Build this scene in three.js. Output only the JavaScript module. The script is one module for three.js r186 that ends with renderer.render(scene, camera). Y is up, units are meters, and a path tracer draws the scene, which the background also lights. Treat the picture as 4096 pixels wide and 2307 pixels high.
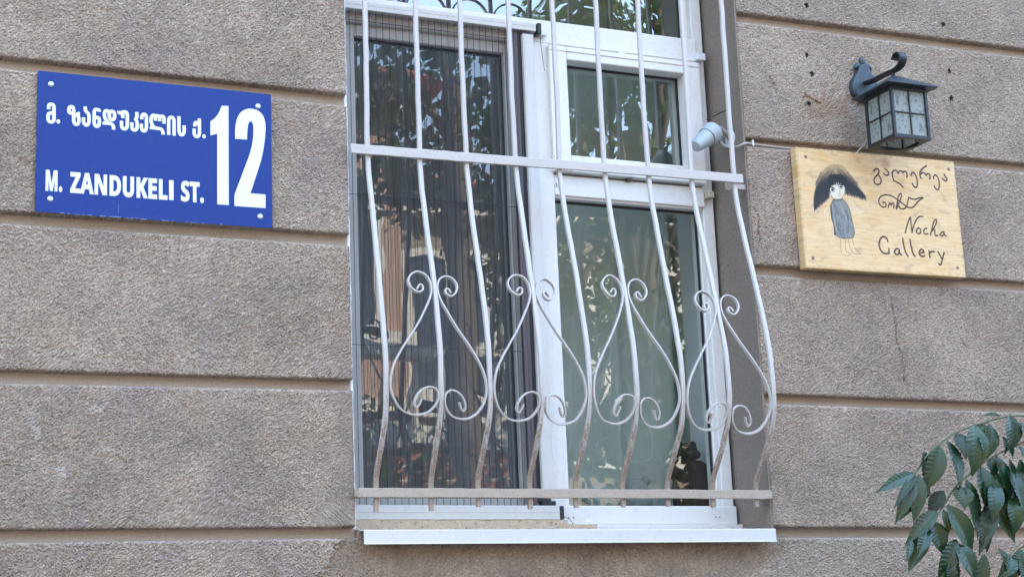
import * as THREE from 'three';
import { RoundedBoxGeometry } from 'three/addons/geometries/RoundedBoxGeometry.js';
import { mergeGeometries } from 'three/addons/utils/BufferGeometryUtils.js';
import { createNoise2D, createNoise3D } from 'simplex-noise';

// ------------------------------------------------------------------ camera, sky, sun, exposure
const scene = new THREE.Scene();
const camera = new THREE.PerspectiveCamera(18.69, 16 / 9, 0.05, 500);
camera.position.set(0, 1.6, 4.2315);
camera.rotation.set(0.22036, -0.43344, -0.041837, 'YXZ');
const renderer = new THREE.WebGLRenderer({ antialias: true });
renderer.setSize(1024, 576);
renderer.toneMapping = THREE.LinearToneMapping;
renderer.toneMappingExposure = 7.2;
renderer.shadowMap.enabled = true;

function rng(seed) { let s = seed >>> 0; return () => { s = (s + 0x6d2b79f5) | 0; let t = Math.imul(s ^ (s >>> 15), 1 | s); t = (t + Math.imul(t ^ (t >>> 7), 61 | t)) ^ t; return ((t ^ (t >>> 14)) >>> 0) / 4294967296; }; }
const rand = rng(7), n2 = createNoise2D(rng(11)), n3 = createNoise3D(rng(12)), n2b = createNoise2D(rng(13));
const clamp = (x, a = 0, b = 1) => Math.min(b, Math.max(a, x)), lerp = (a, b, t) => a + (b - a) * t;
const smooth = (a, b, x) => { const t = clamp((x - a) / (b - a)); return t * t * (3 - 2 * t); };
const fbm = (x, y, o = 4, n = n2) => { let s = 0, a = 0.5; for (let i = 0; i < o; i++) { s += a * n(x, y); x = x * 2.03 + 17.1; y = y * 2.03 - 9.7; a *= 0.5; } return s; };

const SUN = new THREE.Vector3(0.45, 0.66, -0.60).normalize();
{ // sky: hazy summer blue with thin drifting cloud, without the sun disc
  const W = 512, H = 256, d = new Float32Array(W * H * 4);
  for (let j = 0; j < H; j++) for (let i = 0; i < W; i++) {
    const v = (j + 0.5) / H, u = (i + 0.5) / W, el = (v - 0.5) * Math.PI, az = (u - 0.5) * 2 * Math.PI;
    const x = Math.cos(el) * Math.cos(az), y = Math.sin(el), z = Math.cos(el) * Math.sin(az);
    const t = Math.pow(clamp(y), 0.55), k = 4 * (j * W + i);
    let c = [lerp(0.55, 0.23, t), lerp(0.71, 0.42, t), lerp(0.91, 0.76, t)];
    const f = n3(x * 2.2, y * 4.4, z * 2.2) * 0.6 + n3(x * 5, y * 10, z * 5) * 0.3 + n3(x * 11, y * 22, z * 11) * 0.15;
    const cl = smooth(0.0, 0.75, f) * smooth(0.34, 0.7, y) * 0.8;
    c = c.map((a, q) => lerp(a, [1.05, 1.06, 1.08][q], cl));
    if (y < 0) { const g = smooth(0, -0.06, y); c = c.map((a, q) => lerp(a, [0.2, 0.19, 0.17][q], g)); }
    d[k] = c[0] * 1.0; d[k + 1] = c[1] * 1.0; d[k + 2] = c[2] * 1.0; d[k + 3] = 1;
  }
  const sky = new THREE.DataTexture(d, W, H, THREE.RGBAFormat, THREE.FloatType);
  sky.mapping = THREE.EquirectangularReflectionMapping; sky.magFilter = THREE.LinearFilter; sky.minFilter = THREE.LinearFilter; sky.needsUpdate = true;
  scene.background = sky; scene.environment = sky;
}
const sun = new THREE.DirectionalLight(new THREE.Color(1, 0.95, 0.86), 3.6);
sun.position.copy(SUN).multiplyScalar(60); sun.target.position.set(4, 2, 6);
sun.castShadow = true; sun.shadow.mapSize.set(4096, 4096);
Object.assign(sun.shadow.camera, { left: -30, right: 30, top: 30, bottom: -30, near: 1, far: 140 });
scene.add(sun, sun.target);

// ------------------------------------------------------------------ helpers
const V = (x, y, z) => new THREE.Vector3(x, y, z);
const used = {};
function numbered(n) { used[n] = (used[n] ?? -1) + 1; return used[n] ? n + '_' + String(used[n]).padStart(3, '0') : n; }
function tag(o, label, category, group, kind) { if (label) o.userData.label = label; if (category) o.userData.category = category; if (group) o.userData.group = group; if (kind) o.userData.kind = kind; return o; }
function thing(name, label, category, at = [0, 0, 0], group) { const o = new THREE.Group(); o.name = numbered(name); o.position.set(...at); scene.add(o); return tag(o, label, category, group); }
function part(name, geo, mat, parent, label) { // geometry is given in world metres and moved to the thing's own origin
  const g = Array.isArray(geo) ? merge(geo) : geo, p = originOf(parent);
  if (p.lengthSq()) g.translate(-p.x, -p.y, -p.z);
  const m = new THREE.Mesh(g, mat); m.name = name; m.castShadow = m.receiveShadow = true; parent.add(m);
  if (label) m.userData.label = label;
  return m;
}
function originOf(o) { const p = new THREE.Vector3(); for (; o && o !== scene; o = o.parent) p.add(o.position); return p; }
function merge(list) { return mergeGeometries(list.map((g) => { let h = g.index ? g.toNonIndexed() : g.clone(); for (const k of Object.keys(h.attributes)) if (!['position', 'normal', 'uv'].includes(k)) h.deleteAttribute(k); if (!h.attributes.uv) h.setAttribute('uv', new THREE.BufferAttribute(new Float32Array(h.attributes.position.count * 2), 2)); return h; })); }
function boxUV(g) { // uv in metres, looked along the face's main axis
  if (g.index) g = g.toNonIndexed();
  const p = g.attributes.position, uv = new Float32Array(p.count * 2), a = V(), b = V(), c = V(), n = V();
  for (let i = 0; i < p.count; i += 3) {
    a.fromBufferAttribute(p, i); b.fromBufferAttribute(p, i + 1); c.fromBufferAttribute(p, i + 2);
    n.copy(b).sub(a).cross(c.clone().sub(a)); const x = Math.abs(n.x), y = Math.abs(n.y), z = Math.abs(n.z);
    [a, b, c].forEach((q, k) => { const w = x > y && x > z ? [q.z, q.y] : y > z ? [q.x, q.z] : [q.x, q.y]; uv[2 * (i + k)] = w[0]; uv[2 * (i + k) + 1] = w[1]; });
  }
  g.setAttribute('uv', new THREE.BufferAttribute(uv, 2)); return g;
}
function bx(x0, x1, y0, y1, z0, z1, r = 0.002) { // box between two corners with rounded edges, uv in metres
  const w = x1 - x0, h = y1 - y0, d = z1 - z0;
  const g = r > 0 ? new RoundedBoxGeometry(w, h, d, 2, Math.min(r, w / 2.1, h / 2.1, d / 2.1)) : new THREE.BoxGeometry(w, h, d);
  g.translate((x0 + x1) / 2, (y0 + y1) / 2, (z0 + z1) / 2); return boxUV(g);
}
function sweep(pts, side, w, h, c = 0.0012, caps = true) { // a bar of section w (along side) by h swept along points
  const n = pts.length, sides = typeof side === 'function' ? side : () => side;
  const sec = [[w / 2 - c, h / 2], [w / 2, h / 2 - c], [w / 2, -h / 2 + c], [w / 2 - c, -h / 2], [-w / 2 + c, -h / 2], [-w / 2, -h / 2 + c], [-w / 2, h / 2 - c], [-w / 2 + c, h / 2]];
  const rings = []; let len = 0; const lens = [];
  for (let i = 0; i < n; i++) {
    const t = pts[Math.min(n - 1, i + 1)].clone().sub(pts[Math.max(0, i - 1)]).normalize();
    const s = sides(i).clone().addScaledVector(t, -sides(i).dot(t)).normalize(), u = t.clone().cross(s);
    if (i) len += pts[i].distanceTo(pts[i - 1]); lens.push(len);
    rings.push(sec.map(([a, b]) => pts[i].clone().addScaledVector(s, a).addScaledVector(u, b)));
  }
  const P = [], U = []; let per = 0; const pers = sec.map((_, k) => { const v = per; const e = sec[(k + 1) % 8]; per += Math.hypot(e[0] - sec[k][0], e[1] - sec[k][1]); return v; }); pers.push(per);
  const quad = (a, b, c2, d, ua, ub, uc, ud) => { for (const q of [a, b, c2, a, c2, d]) P.push(q.x, q.y, q.z); for (const q of [ua, ub, uc, ua, uc, ud]) U.push(...q); };
  for (let i = 0; i + 1 < n; i++) for (let k = 0; k < 8; k++) { const l = (k + 1) % 8; quad(rings[i][k], rings[i][l], rings[i + 1][l], rings[i + 1][k], [pers[k], lens[i]], [pers[k + 1], lens[i]], [pers[k + 1], lens[i + 1]], [pers[k], lens[i + 1]]); }
  if (caps) for (const [r, f] of [[rings[0], 1], [rings[n - 1], 0]]) for (let k = 1; k < 7; k++) { const t = f ? [r[0], r[k + 1], r[k]] : [r[0], r[k], r[k + 1]]; for (const q of t) { P.push(q.x, q.y, q.z); U.push(q.x, q.y); } }
  const g = new THREE.BufferGeometry(); g.setAttribute('position', new THREE.BufferAttribute(new Float32Array(P), 3)); g.setAttribute('uv', new THREE.BufferAttribute(new Float32Array(U), 2)); g.computeVertexNormals(); return g;
}
function tube(pts, r, seg = 24, rad = 8) { return new THREE.TubeGeometry(new THREE.CatmullRomCurve3(pts), seg, r, rad, false); }
function strut(a, b, r0, r1 = r0, rad = 10) { const d = b.clone().sub(a), g = new THREE.CylinderGeometry(r1, r0, d.length(), rad); g.translate(0, d.length() / 2, 0); g.applyQuaternion(new THREE.Quaternion().setFromUnitVectors(V(0, 1, 0), d.normalize())); g.translate(a.x, a.y, a.z); return g; }
function dataTex(w, h, f, srgb = true) { const d = new Uint8Array(w * h * 4); for (let j = 0; j < h; j++) for (let i = 0; i < w; i++) { const c = f(i / w, j / h, i, j), k = 4 * (j * w + i); d[k] = clamp(c[0]) * 255; d[k + 1] = clamp(c[1]) * 255; d[k + 2] = clamp(c[2]) * 255; d[k + 3] = 255; } return finish(new THREE.DataTexture(d, w, h), srgb); }
function finish(t, srgb) { if (srgb) t.colorSpace = THREE.SRGBColorSpace; t.wrapS = t.wrapT = THREE.RepeatWrapping; t.magFilter = THREE.LinearFilter; t.minFilter = THREE.LinearMipmapLinearFilter; t.generateMipmaps = true; t.anisotropy = 8; t.needsUpdate = true; return t; }
function canvasTex(w, h, draw, srgb = true) { const c = document.createElement('canvas'); c.width = w; c.height = h; draw(c.getContext('2d'), w, h); const t = finish(new THREE.CanvasTexture(c), srgb); t.wrapS = t.wrapT = THREE.ClampToEdgeWrapping; return t; }
const per = (u, v, f, o = 0) => { const a = u * 2 * Math.PI, b = v * 2 * Math.PI, r = f / (2 * Math.PI); return n3(Math.cos(a) * r + o, Math.sin(a) * r + Math.cos(b) * r, Math.sin(b) * r + o * 1.7); }; // seamless noise
const rep = (t, u, v = u) => { const c = t.clone(); c.repeat.set(u, v); c.needsUpdate = true; return c; };
const L = (r, g, b) => new THREE.Color().setRGB(r, g, b);
const std = (o) => new THREE.MeshStandardMaterial(o), phys = (o) => new THREE.MeshPhysicalMaterial(o);

// ------------------------------------------------------------------ materials
const thrown = dataTex(1024, 1024, (u, v) => { const a = per(u, v, 105, 21), b = per(u, v, 190, 33), c = 1 - 2 * Math.abs(per(u, v, 75, 41)); const g = 0.5 + 0.2 * a + 0.15 * b + 0.12 * c; return [g, g, g]; }, false);
const grains = dataTex(1024, 1024, (u, v) => { const a = per(u, v, 210, 51), b = per(u, v, 240, 63), c = per(u, v, 60, 71); let g = 0.78 + 0.05 * c + 0.05 * a; g *= 1 - 0.36 * smooth(0.42, 0.72, a) ; g += 0.17 * smooth(0.46, 0.75, b); g += 0.05 * (rand() - 0.5); return [g, g * 0.99, g * 0.975]; });
const speck = dataTex(512, 512, (u, v) => { const a = rand(), g = 0.86 + 0.1 * per(u, v, 90) + 0.07 * (a - 0.5) + (a > 0.985 ? -0.22 : a < 0.012 ? 0.14 : 0); return [g, g * 0.995, g * 0.985]; });
const fineBump = dataTex(512, 512, (u, v) => { const g = 0.5 + 0.25 * per(u, v, 60, 3) + 0.2 * per(u, v, 140, 9) + 0.1 * (rand() - 0.5); return [g, g, g]; }, false);
const grimeT = dataTex(512, 512, (u, v) => { const b = per(u, v, 14, 5) * 0.6 + per(u, v, 40, 2) * 0.4, s = rand(); const k = smooth(0.2, 0.9, b) * 0.045; const d = s > 0.9975 ? 0.35 : 0; return [1 - k * 0.8 - d, 1 - k - d, 1 - k * 1.25 - d]; });
const chipT = dataTex(512, 512, (u, v) => { // old brushed paint: streaks, chips down to primer, rust specks
  const st = per(u * 1, v * 1, 70, 4) * 0.03, c = per(u, v, 26, 8) + 0.5 * per(u, v, 70, 1), r = per(u, v, 46, 6) + 0.4 * per(u, v, 120, 2); let g = [0.93 + st, 0.92 + st, 0.915 + st];
  if (c > 0.92) g = [0.80, 0.765, 0.72]; if (r > 1.03) g = [0.45, 0.35, 0.28]; return g; });
const beigeT = dataTex(512, 512, (u, v) => { const st = per(u, v, 60, 4) * 0.035, c = per(u, v, 22, 8) + 0.6 * per(u, v, 60, 1), r = per(u, v, 40, 6) + 0.5 * per(u, v, 110, 2); let g = [0.80 + st, 0.76 + st, 0.71 + st]; if (c > 0.7) g = [0.84, 0.81, 0.77]; if (c < -0.95) g = [0.62, 0.56, 0.49]; if (r > 1.12) g = [0.40, 0.31, 0.25]; return g; });
const barT = dataTex(64, 2048, (u, v) => { // bars: white paint, mixed to tan towards the foot in grains, with rust flecks
  const y = v * 1.92, a = per(u, v * 1, 4, 3) * 0 + n2(u * 5, y * 60) * 0.5 + n2b(u * 9, y * 170) * 0.35 + n2(u * 3 + 9, y * 16) * 0.45, t = lerp(-0.75, 1.15, smooth(0.02, 0.40, y)), st = 0.03 * n2(u * 20, y * 12);
  let g = [0.93 + st, 0.925 + st, 0.92 + st]; const k = smooth(t - 0.35, t + 0.35, a); g = g.map((q, i) => lerp(q, [0.78, 0.71, 0.64][i] + st, k)); if (n2b(u * 12 + 4, y * 210) > lerp(0.66, 0.93, smooth(0.05, 0.5, y))) g = [0.42, 0.32, 0.25]; return g; });
barT.repeat.set(1 / 0.05, 1 / 1.92);
const M = {
  stucco: std({ vertexColors: true, map: rep(grains, 1.13), bumpMap: rep(thrown, 1.37), bumpScale: 0.0065, roughness: 0.96 }),
  groove: std({ color: L(0.52, 0.425, 0.335), map: rep(speck, 4.3), bumpMap: rep(fineBump, 7), bumpScale: 0.0008, roughness: 0.95 }),
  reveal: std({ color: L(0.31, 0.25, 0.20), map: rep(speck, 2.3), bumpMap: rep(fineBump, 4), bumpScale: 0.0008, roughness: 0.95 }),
  masonry: std({ color: L(0.38, 0.29, 0.22), map: rep(speck, 3), roughness: 0.95 }),
  inner: std({ color: L(0.55, 0.55, 0.52), roughness: 0.9 }),
  pvc: std({ color: L(0.70, 0.675, 0.625), map: rep(grimeT, 2.2), roughness: 0.38 }),
  alu: std({ color: L(0.56, 0.535, 0.49), map: rep(grimeT, 3.1), roughness: 0.42 }),
  ledge: std({ color: L(0.78, 0.70, 0.58), map: rep(beigeT, 2.5), roughness: 0.9 }),
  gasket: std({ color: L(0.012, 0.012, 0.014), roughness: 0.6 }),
  black: std({ color: L(0.02, 0.02, 0.022), roughness: 0.5 }),
  glass: phys({ color: L(0.86, 0.9, 0.88), transmission: 1, thickness: 0, roughness: 0, ior: 2.35 }),
  glassLow: phys({ color: L(0.86, 0.9, 0.88), transmission: 1, thickness: 0, roughness: 0, ior: 1.95 }),
  glassHigh: phys({ color: L(0.6, 0.63, 0.62), transmission: 1, thickness: 0, roughness: 0, ior: 2.7 }),
  net: std({ color: L(0.045, 0.043, 0.046), roughness: 0.9, transparent: true, opacity: 0.28, side: THREE.DoubleSide }),
  thread: std({ color: L(0.04, 0.038, 0.04), roughness: 0.8 }),
  paint: std({ color: L(0.55, 0.50, 0.45), map: rep(chipT, 5), roughness: 0.5 }),
  barPaint: std({ color: L(0.56, 0.51, 0.465), map: barT, roughness: 0.5 }),
  paintOld: std({ color: L(0.62, 0.56, 0.50), map: rep(beigeT, 6), roughness: 0.62 }),
  iron: std({ color: L(0.016, 0.0175, 0.019), roughness: 0.5, metalness: 0, map: rep(speck, 5) }),
  zinc: std({ color: L(0.045, 0.062, 0.08), roughness: 0.42, metalness: 0.15, map: rep(speck, 5) }),
  screw: std({ color: L(0.55, 0.55, 0.55), roughness: 0.35, metalness: 0.7 }),
  cable: std({ color: L(0.34, 0.30, 0.26), roughness: 0.6 }),
  paleBlue: std({ color: L(0.36, 0.40, 0.40), map: rep(grimeT, 6), roughness: 0.45 }),
  paleWhite: std({ color: L(0.66, 0.67, 0.66), roughness: 0.5 }),
};

// ------------------------------------------------------------------ the rendered facade
const XL = 1.4955, XR = 2.7425, YB = 1.985, YT = 3.98; // the window opening
const lineL = { 1: [3.1582, 3.1530, 3.1275, 3.1205], 2: [2.7622, 2.7658, 2.7320, 2.7345], 3: [2.3716, 2.3767, 2.3395, 2.3496], 4: [1.9931, 1.9973, 1.9630, 1.9705] };
const lineR = { 0: [3.5455, 3.5535, 3.5160, 3.5235], 1: [3.1495, 3.1575, 3.1235, 3.1285], 2: [2.7600, 2.7636, 2.7300, 2.7338], 3: [2.3775, 2.3730, 2.3490, 2.3463], 4: [1.9950, 1.9898, 1.9662, 1.9612] };
const onL = (k, i) => (x) => { const a = lineL[k]; return lerp(a[i], a[i + 1], (x - 0.6) / 0.9); };
const onR = (k, i) => (x) => { const a = lineR[k]; return lerp(a[i], a[i + 1], (x - 2.74) / 0.9); };
const HOLES = [[3.002, 3.600], [2.989, 3.436], [3.002, 3.377], [2.983, 3.279], [3.526, 3.601], [3.530, 3.444], [3.528, 3.353]];
function patchMask(x, y) { // where smooth repair mortar was trowelled over the roughcast
  const e = 0.03 * fbm(x * 14, y * 14, 3) + 0.012 * n2(x * 60, y * 60);
  let a = 0;
  if (y < 2.0) { const l = lerp(1.375, 1.45, smooth(1.82, 1.96, y)), r = lerp(2.64, 2.76, smooth(1.82, 1.95, y)); a = smooth(l - 0.008, l + 0.008, x + e) * (1 - smooth(r - 0.02, r + 0.05, x + e * 1.6)); }
  else if (x < XL + 0.01) { const l = y < 2.15 ? lerp(1.375, 1.435, smooth(2.0, 2.15, y)) : 1.447; a = smooth(l - 0.006, l + 0.006, x + e * 0.6) * (1 - smooth(2.335, 2.35, y)); }
  else if (x < 2.79 && y < 2.2) a = (1 - smooth(2.745, 2.785, x + e)) * (1 - smooth(2.12, 2.2, y + e));
  return a;
}
function grain(x, y) { // thrown roughcast: short worm-like ridges lying mostly level
  const w = 0.006 * n2b(x * 30, y * 30), X = x + w, Y = y + 0.005 * n2b(x * 27 + 40, y * 27);
  const a = n2(X * 140, Y * 186), b = n2b(X * 190 + 7, Y * 225), c = n2(X * 36 - 5, Y * 50 + 3);
  const r = 1 - 2 * Math.abs(n2b(X * 84 + 21, Y * 122 - 4));
  return 0.42 * a + 0.3 * b + 0.18 * c + 0.3 * r;
}
function stuccoColor(x, y, m) {
  const big = fbm(x * 1.7 + 3, y * 2.3, 4), mid = fbm(x * 9, y * 9 + 4, 3, n2b), fine = n2b(x * 170, y * 170);
  let c = [0.585, 0.465, 0.36].map((v) => v * (1 + 0.27 * big + 0.15 * mid + 0.05 * fine));
  const mix = (t, k) => { c = c.map((v, i) => lerp(v, t[i], k)); };
  mix([0.50, 0.385, 0.345], 0.5 * smooth(0.12, 0.45, fbm(x * 2.6 + 30, y * 2.0, 4)) * (x < 1.5 ? 1 : 0.3)); // faded violet paint
  mix([0.62, 0.46, 0.32], 0.45 * smooth(0.08, 0.4, fbm(x * 4 - 8, y * 4, 4)) * 0.6); // ochre staining
  const rust = Math.hypot((x - 3.055) / 0.10, (y - 3.275) / 0.07) + 0.9 * fbm(x * 12, y * 12, 3); mix([0.52, 0.33, 0.20], 0.6 * (1 - smooth(0.3, 1.0, rust)));
  const scuff = (px, py, w, h) => mix([0.80, 0.70, 0.60], 0.55 * (1 - smooth(0.3, 1.0, Math.hypot((x - px) / w, (y - py) / h) + 0.8 * fbm(x * 26, y * 26, 3))));
  scuff(0.692, 2.252, 0.02, 0.05); scuff(0.76, 2.135, 0.02, 0.03); scuff(0.84, 2.285, 0.03, 0.012);
  const flake = n2b(x * 44 + 90, y * 44); if (flake > 0.84) mix([0.85, 0.75, 0.66], 0.5);
  if (m > 0) { const p = 1 + 0.28 * fbm(x * 6, y * 6 + 50, 4) + 0.08 * n2b(x * 90, y * 90) - (y < 2 ? 0.10 * smooth(0.25, 0.7, n2b(x * 26, y * 2.2) + 0.3 * n2(x * 90, y * 9)) : 0); mix((y < 2.0 ? [0.45, 0.335, 0.235] : [0.49, 0.385, 0.295]).map((v) => v * p), m); }
  return c;
}
const CRACKS = [[3.222, 2.685, 3.232, 2.60, 3.228, 2.56, 3.244, 2.50, 3.246, 2.43], [2.968, 3.312, 2.975, 3.30, 2.992, 3.298, 3.006, 3.288, 3.028, 3.282], [2.966, 3.298, 2.964, 3.28, 2.970, 3.268], [3.47, 2.57, 3.482, 2.552, 3.492, 2.545], [2.846, 3.35, 2.862, 3.325, 2.87, 3.30], [2.76, 2.93, 2.772, 2.90, 2.765, 2.86, 2.77, 2.83]];
function crackDepth(x, y) {
  for (const c of CRACKS) for (let i = 0; i + 3 < c.length; i += 2) {
    const ax = c[i], ay = c[i + 1], bx_ = c[i + 2], by = c[i + 3]; if (x < Math.min(ax, bx_) - 0.008 || x > Math.max(ax, bx_) + 0.008 || y < Math.min(ay, by) - 0.008 || y > Math.max(ay, by) + 0.008) continue;
    const dx = bx_ - ax, dy = by - ay, t = clamp(((x - ax) * dx + (y - ay) * dy) / (dx * dx + dy * dy)), d = Math.hypot(x - ax - dx * t + 0.003 * n2(y * 60, x * 60), y - ay - dy * t);
    if (d < 0.0019) return 0.006;
  }
  return 0;
}
function course(x0, x1, yb, yt, step, o = {}) {
  const nx = Math.max(2, Math.round((x1 - x0) / step)), hMid = yt((x0 + x1) / 2) - yb((x0 + x1) / 2), ny = Math.max(2, Math.round(hMid / step)), w = nx + 1;
  const P = [], C = [], U = [], I = [], R = 0.007, fine = step < 0.01;
  for (let j = 0; j <= ny + 2; j++) for (let i = 0; i <= nx; i++) {
    const x = lerp(x0, x1, i / nx), v = clamp((j - 1) / ny), e = fine ? 0.0012 * n2(x * 60, v < 0.5 ? 1 : 9) * (v === 0 || v === 1 ? 1 : 0) : 0;
    const y = lerp(yb(x), yt(x), v) + e, m = fine ? patchMask(x, y) : 0;
    let z = 0;
    if (fine) {
      z = grain(x, y) * 0.0040 * lerp(1, 0.1, m) - 0.001 + 0.0012 * fbm(x * 5, y * 5, 2) - (y < 2.0 ? 0.004 * m : 0);
      const d = Math.min((y - yb(x)), (yt(x) - y), o.left ? x - x0 : 9, o.right ? x1 - x : 9);
      if (d < R) z -= R * (1 - Math.sqrt(Math.max(0, 1 - (1 - d / R) ** 2)));
      z -= crackDepth(x, y);
    }
    if (j === 0 || j === ny + 2) z = -0.042;
    if ((o.left && i === 0) || (o.right && i === nx)) z = -0.03;
    P.push(x, y, z); U.push(x, y); const c = stuccoColor(x, y, m); C.push(...c);
  }
  const holes = fine ? HOLES.filter(([a, b]) => a > x0 && a < x1) : [];
  for (let j = 0; j < ny + 2; j++) for (let i = 0; i < nx; i++) {
    const a = j * w + i, b = a + 1, c = a + w, d = c + 1;
    if (holes.length) { const cx = (P[3 * a] + P[3 * d]) / 2, cy = (P[3 * a + 1] + P[3 * d + 1]) / 2; if (holes.some(([hx, hy]) => Math.hypot(hx - cx, hy - cy) < 0.0075 + 0.0018 * n2(Math.atan2(cy - hy, cx - hx), hx * 50))) continue; }
    I.push(a, b, d, a, d, c);
  }
  const g = new THREE.BufferGeometry(); g.setAttribute('position', new THREE.BufferAttribute(new Float32Array(P), 3)); g.setAttribute('uv', new THREE.BufferAttribute(new Float32Array(U), 2)); g.setAttribute('color', new THREE.BufferAttribute(new Float32Array(C), 3)); g.setIndex(I); g.computeVertexNormals(); return g;
}
const wall = thing('facade_wall', 'grey brown roughcast rendered house wall with level grooves around the barred window', 'wall');
{
  const S = 0.0025, c = (v) => () => v, add = (g) => part('render_course', g, M.stucco, wall);
  // left of the window, from the ground up
  const FX = 0.5, GX = 3.98, far = 0.05;
  add(course(FX, XL, onL(4, 0), onL(3, 2), S, { right: 1 }));
  add(course(FX, XL, onL(3, 0), onL(2, 2), S, { right: 1 }));
  add(course(FX, XL, onL(2, 0), onL(1, 2), S, { right: 1 }));
  add(course(FX, XL, onL(1, 0), c(3.52), S, { right: 1 }));
  add(course(XR, GX, onR(4, 0), onR(3, 2), S, { left: 1 }));
  add(course(XR, GX, onR(3, 0), onR(2, 2), S, { left: 1, crack: 1 }));
  add(course(XR, GX, onR(2, 0), onR(1, 2), S, { left: 1 }));
  add(course(XR, GX, onR(1, 0), onR(0, 2), S, { left: 1 }));
  add(course(XR, GX, onR(0, 0), c(3.93), S, { left: 1 }));
  const low = (x) => x < 1.4985 ? onL(4, 2)(x) : x < 1.5025 ? lerp(onL(4, 2)(1.4985), 1.992, (x - 1.4985) / 0.004) : x < 2.744 ? 1.992 : x < 2.748 ? lerp(1.992, onR(4, 2)(2.75), (x - 2.744) / 0.004) : onR(4, 2)(x);
  add(course(FX, GX, c(1.76), low, S));
  // beyond the frame: the same render in plain courses
  const yl = [0.0, 0.38, 0.77, 1.16, 1.55, 1.963, 2.34, 2.732, 3.124, 3.52, 3.91, 4.3, 4.69];
  const blank = (x0, x1, y0, y1) => part('render_course', course(x0, x1, c(y0), c(y1), 0.08), M.stucco, wall);
  for (let k = 0; k < 12; k++) { blank(-12, FX - 0.001, yl[k] + 0.03, yl[k + 1]); blank(GX + 0.001, 16, yl[k] + 0.03, yl[k + 1]); }
  for (let k = 0; k < 3; k++) blank(FX, GX, yl[k] + 0.03, yl[k + 1]);
  blank(FX, GX, 1.19, 1.755); blank(FX, XL, 3.525, 3.93); blank(FX, GX, 4.0, 4.3); blank(FX, GX, 4.33, 4.69); blank(-12, 16, 4.72, 6.3);
  // groove floors
  const strip = (k, on, x0, x1) => part('groove', boxUV((() => { const s = new THREE.Shape([[x0, on(k, 2)(x0) - 0.006], [x1, on(k, 2)(x1) - 0.006], [x1, on(k, 0)(x1) + 0.006], [x0, on(k, 0)(x0) + 0.006]].map((a) => new THREE.Vector2(...a))); const g = new THREE.ExtrudeGeometry(s, { depth: 0.006, bevelEnabled: false }); g.translate(0, 0, -0.0335); return g; })()), M.groove, wall);
  for (const k of [1, 2, 3]) strip(k, onL, FX, XL - 0.003);
  strip(4, onL, FX, 1.50);
  for (const k of [0, 1, 2, 3, 4]) strip(k, onR, XR + (k === 4 ? 0.003 : 0.003), GX);
  // masonry behind, with real thickness
  part('masonry', [bx(-12, XL + 0.003, 0, 6.3, -0.42, -0.0342, 0), bx(XR + 0.003, 16, 0, 6.3, -0.42, -0.0342, 0), bx(XL + 0.003, XR + 0.003, 0, YB - 0.01, -0.42, -0.0342, 0), bx(XL + 0.003, XR + 0.003, YT, 6.3, -0.42, -0.0342, 0)], M.masonry, wall);
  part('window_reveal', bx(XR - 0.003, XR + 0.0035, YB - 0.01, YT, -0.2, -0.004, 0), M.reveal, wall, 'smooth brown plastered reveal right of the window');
  part('window_reveal', bx(XL - 0.002, XL + 0.004, YB - 0.01, YT, -0.2, -0.03, 0), M.pvc, wall);
  for (const [x, y] of HOLES) { // drilled holes with their walls
    const pts = [[0.0105, 0.0005], [0.0085, -0.003], [0.0075, -0.012], [0.006, -0.03], [0.0001, -0.033]].map((a) => new THREE.Vector2(...a));
    const g = new THREE.LatheGeometry(pts, 16); g.rotateX(Math.PI / 2); const p = g.attributes.position; for (let i = 0; i < p.count; i++) { const a = Math.atan2(p.getY(i), p.getX(i)), s = 1 + 0.14 * n2(Math.cos(a) * 1.4 + x * 30, Math.sin(a) * 1.4 + y * 30); p.setXYZ(i, p.getX(i) * s, p.getY(i) * s, p.getZ(i) - 0.001); }
    g.translate(x, y, 0); g.computeVertexNormals(); part('drilled_hole', g, std({ color: L(0.13, 0.11, 0.095), roughness: 1, side: THREE.DoubleSide }), wall);
  }
}
// white seal between wall and frame
{ const P = []; for (let i = 0; i <= 60; i++) { const y = lerp(1.995, 3.6, i / 60); P.push(V(XL + 0.0035 + 0.0016 * n2(y * 22, 5), y, -0.028)); } part('seal', tube(P, 0.0045, 120, 6), std({ color: L(0.8, 0.8, 0.79), roughness: 0.7 }), wall, 'white sealant bead along the left edge of the opening'); }

// ------------------------------------------------------------------ the room behind
function struct(name, geo, mat) { const m = part(name, geo, mat, scene); m.name = numbered(name); m.userData.kind = 'structure'; return m; }
struct('room_wall', [bx(-1.2, -1.0, 0.9, 4.5, -4.4, -0.4205, 0), bx(5.2, 5.4, 0.9, 4.5, -4.4, -0.4205, 0), bx(-1.0, 5.2, 0.9, 4.5, -4.4, -4.2, 0)], M.inner);
struct('room_floor', bx(-1.0, 5.2, 0.9, 1.0, -4.2, -0.4205, 0), std({ color: L(0.16, 0.1, 0.06), roughness: 0.6 }));
struct('room_ceiling', bx(-1.0, 5.2, 4.4, 4.5, -4.2, -0.4205, 0), M.inner);

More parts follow.
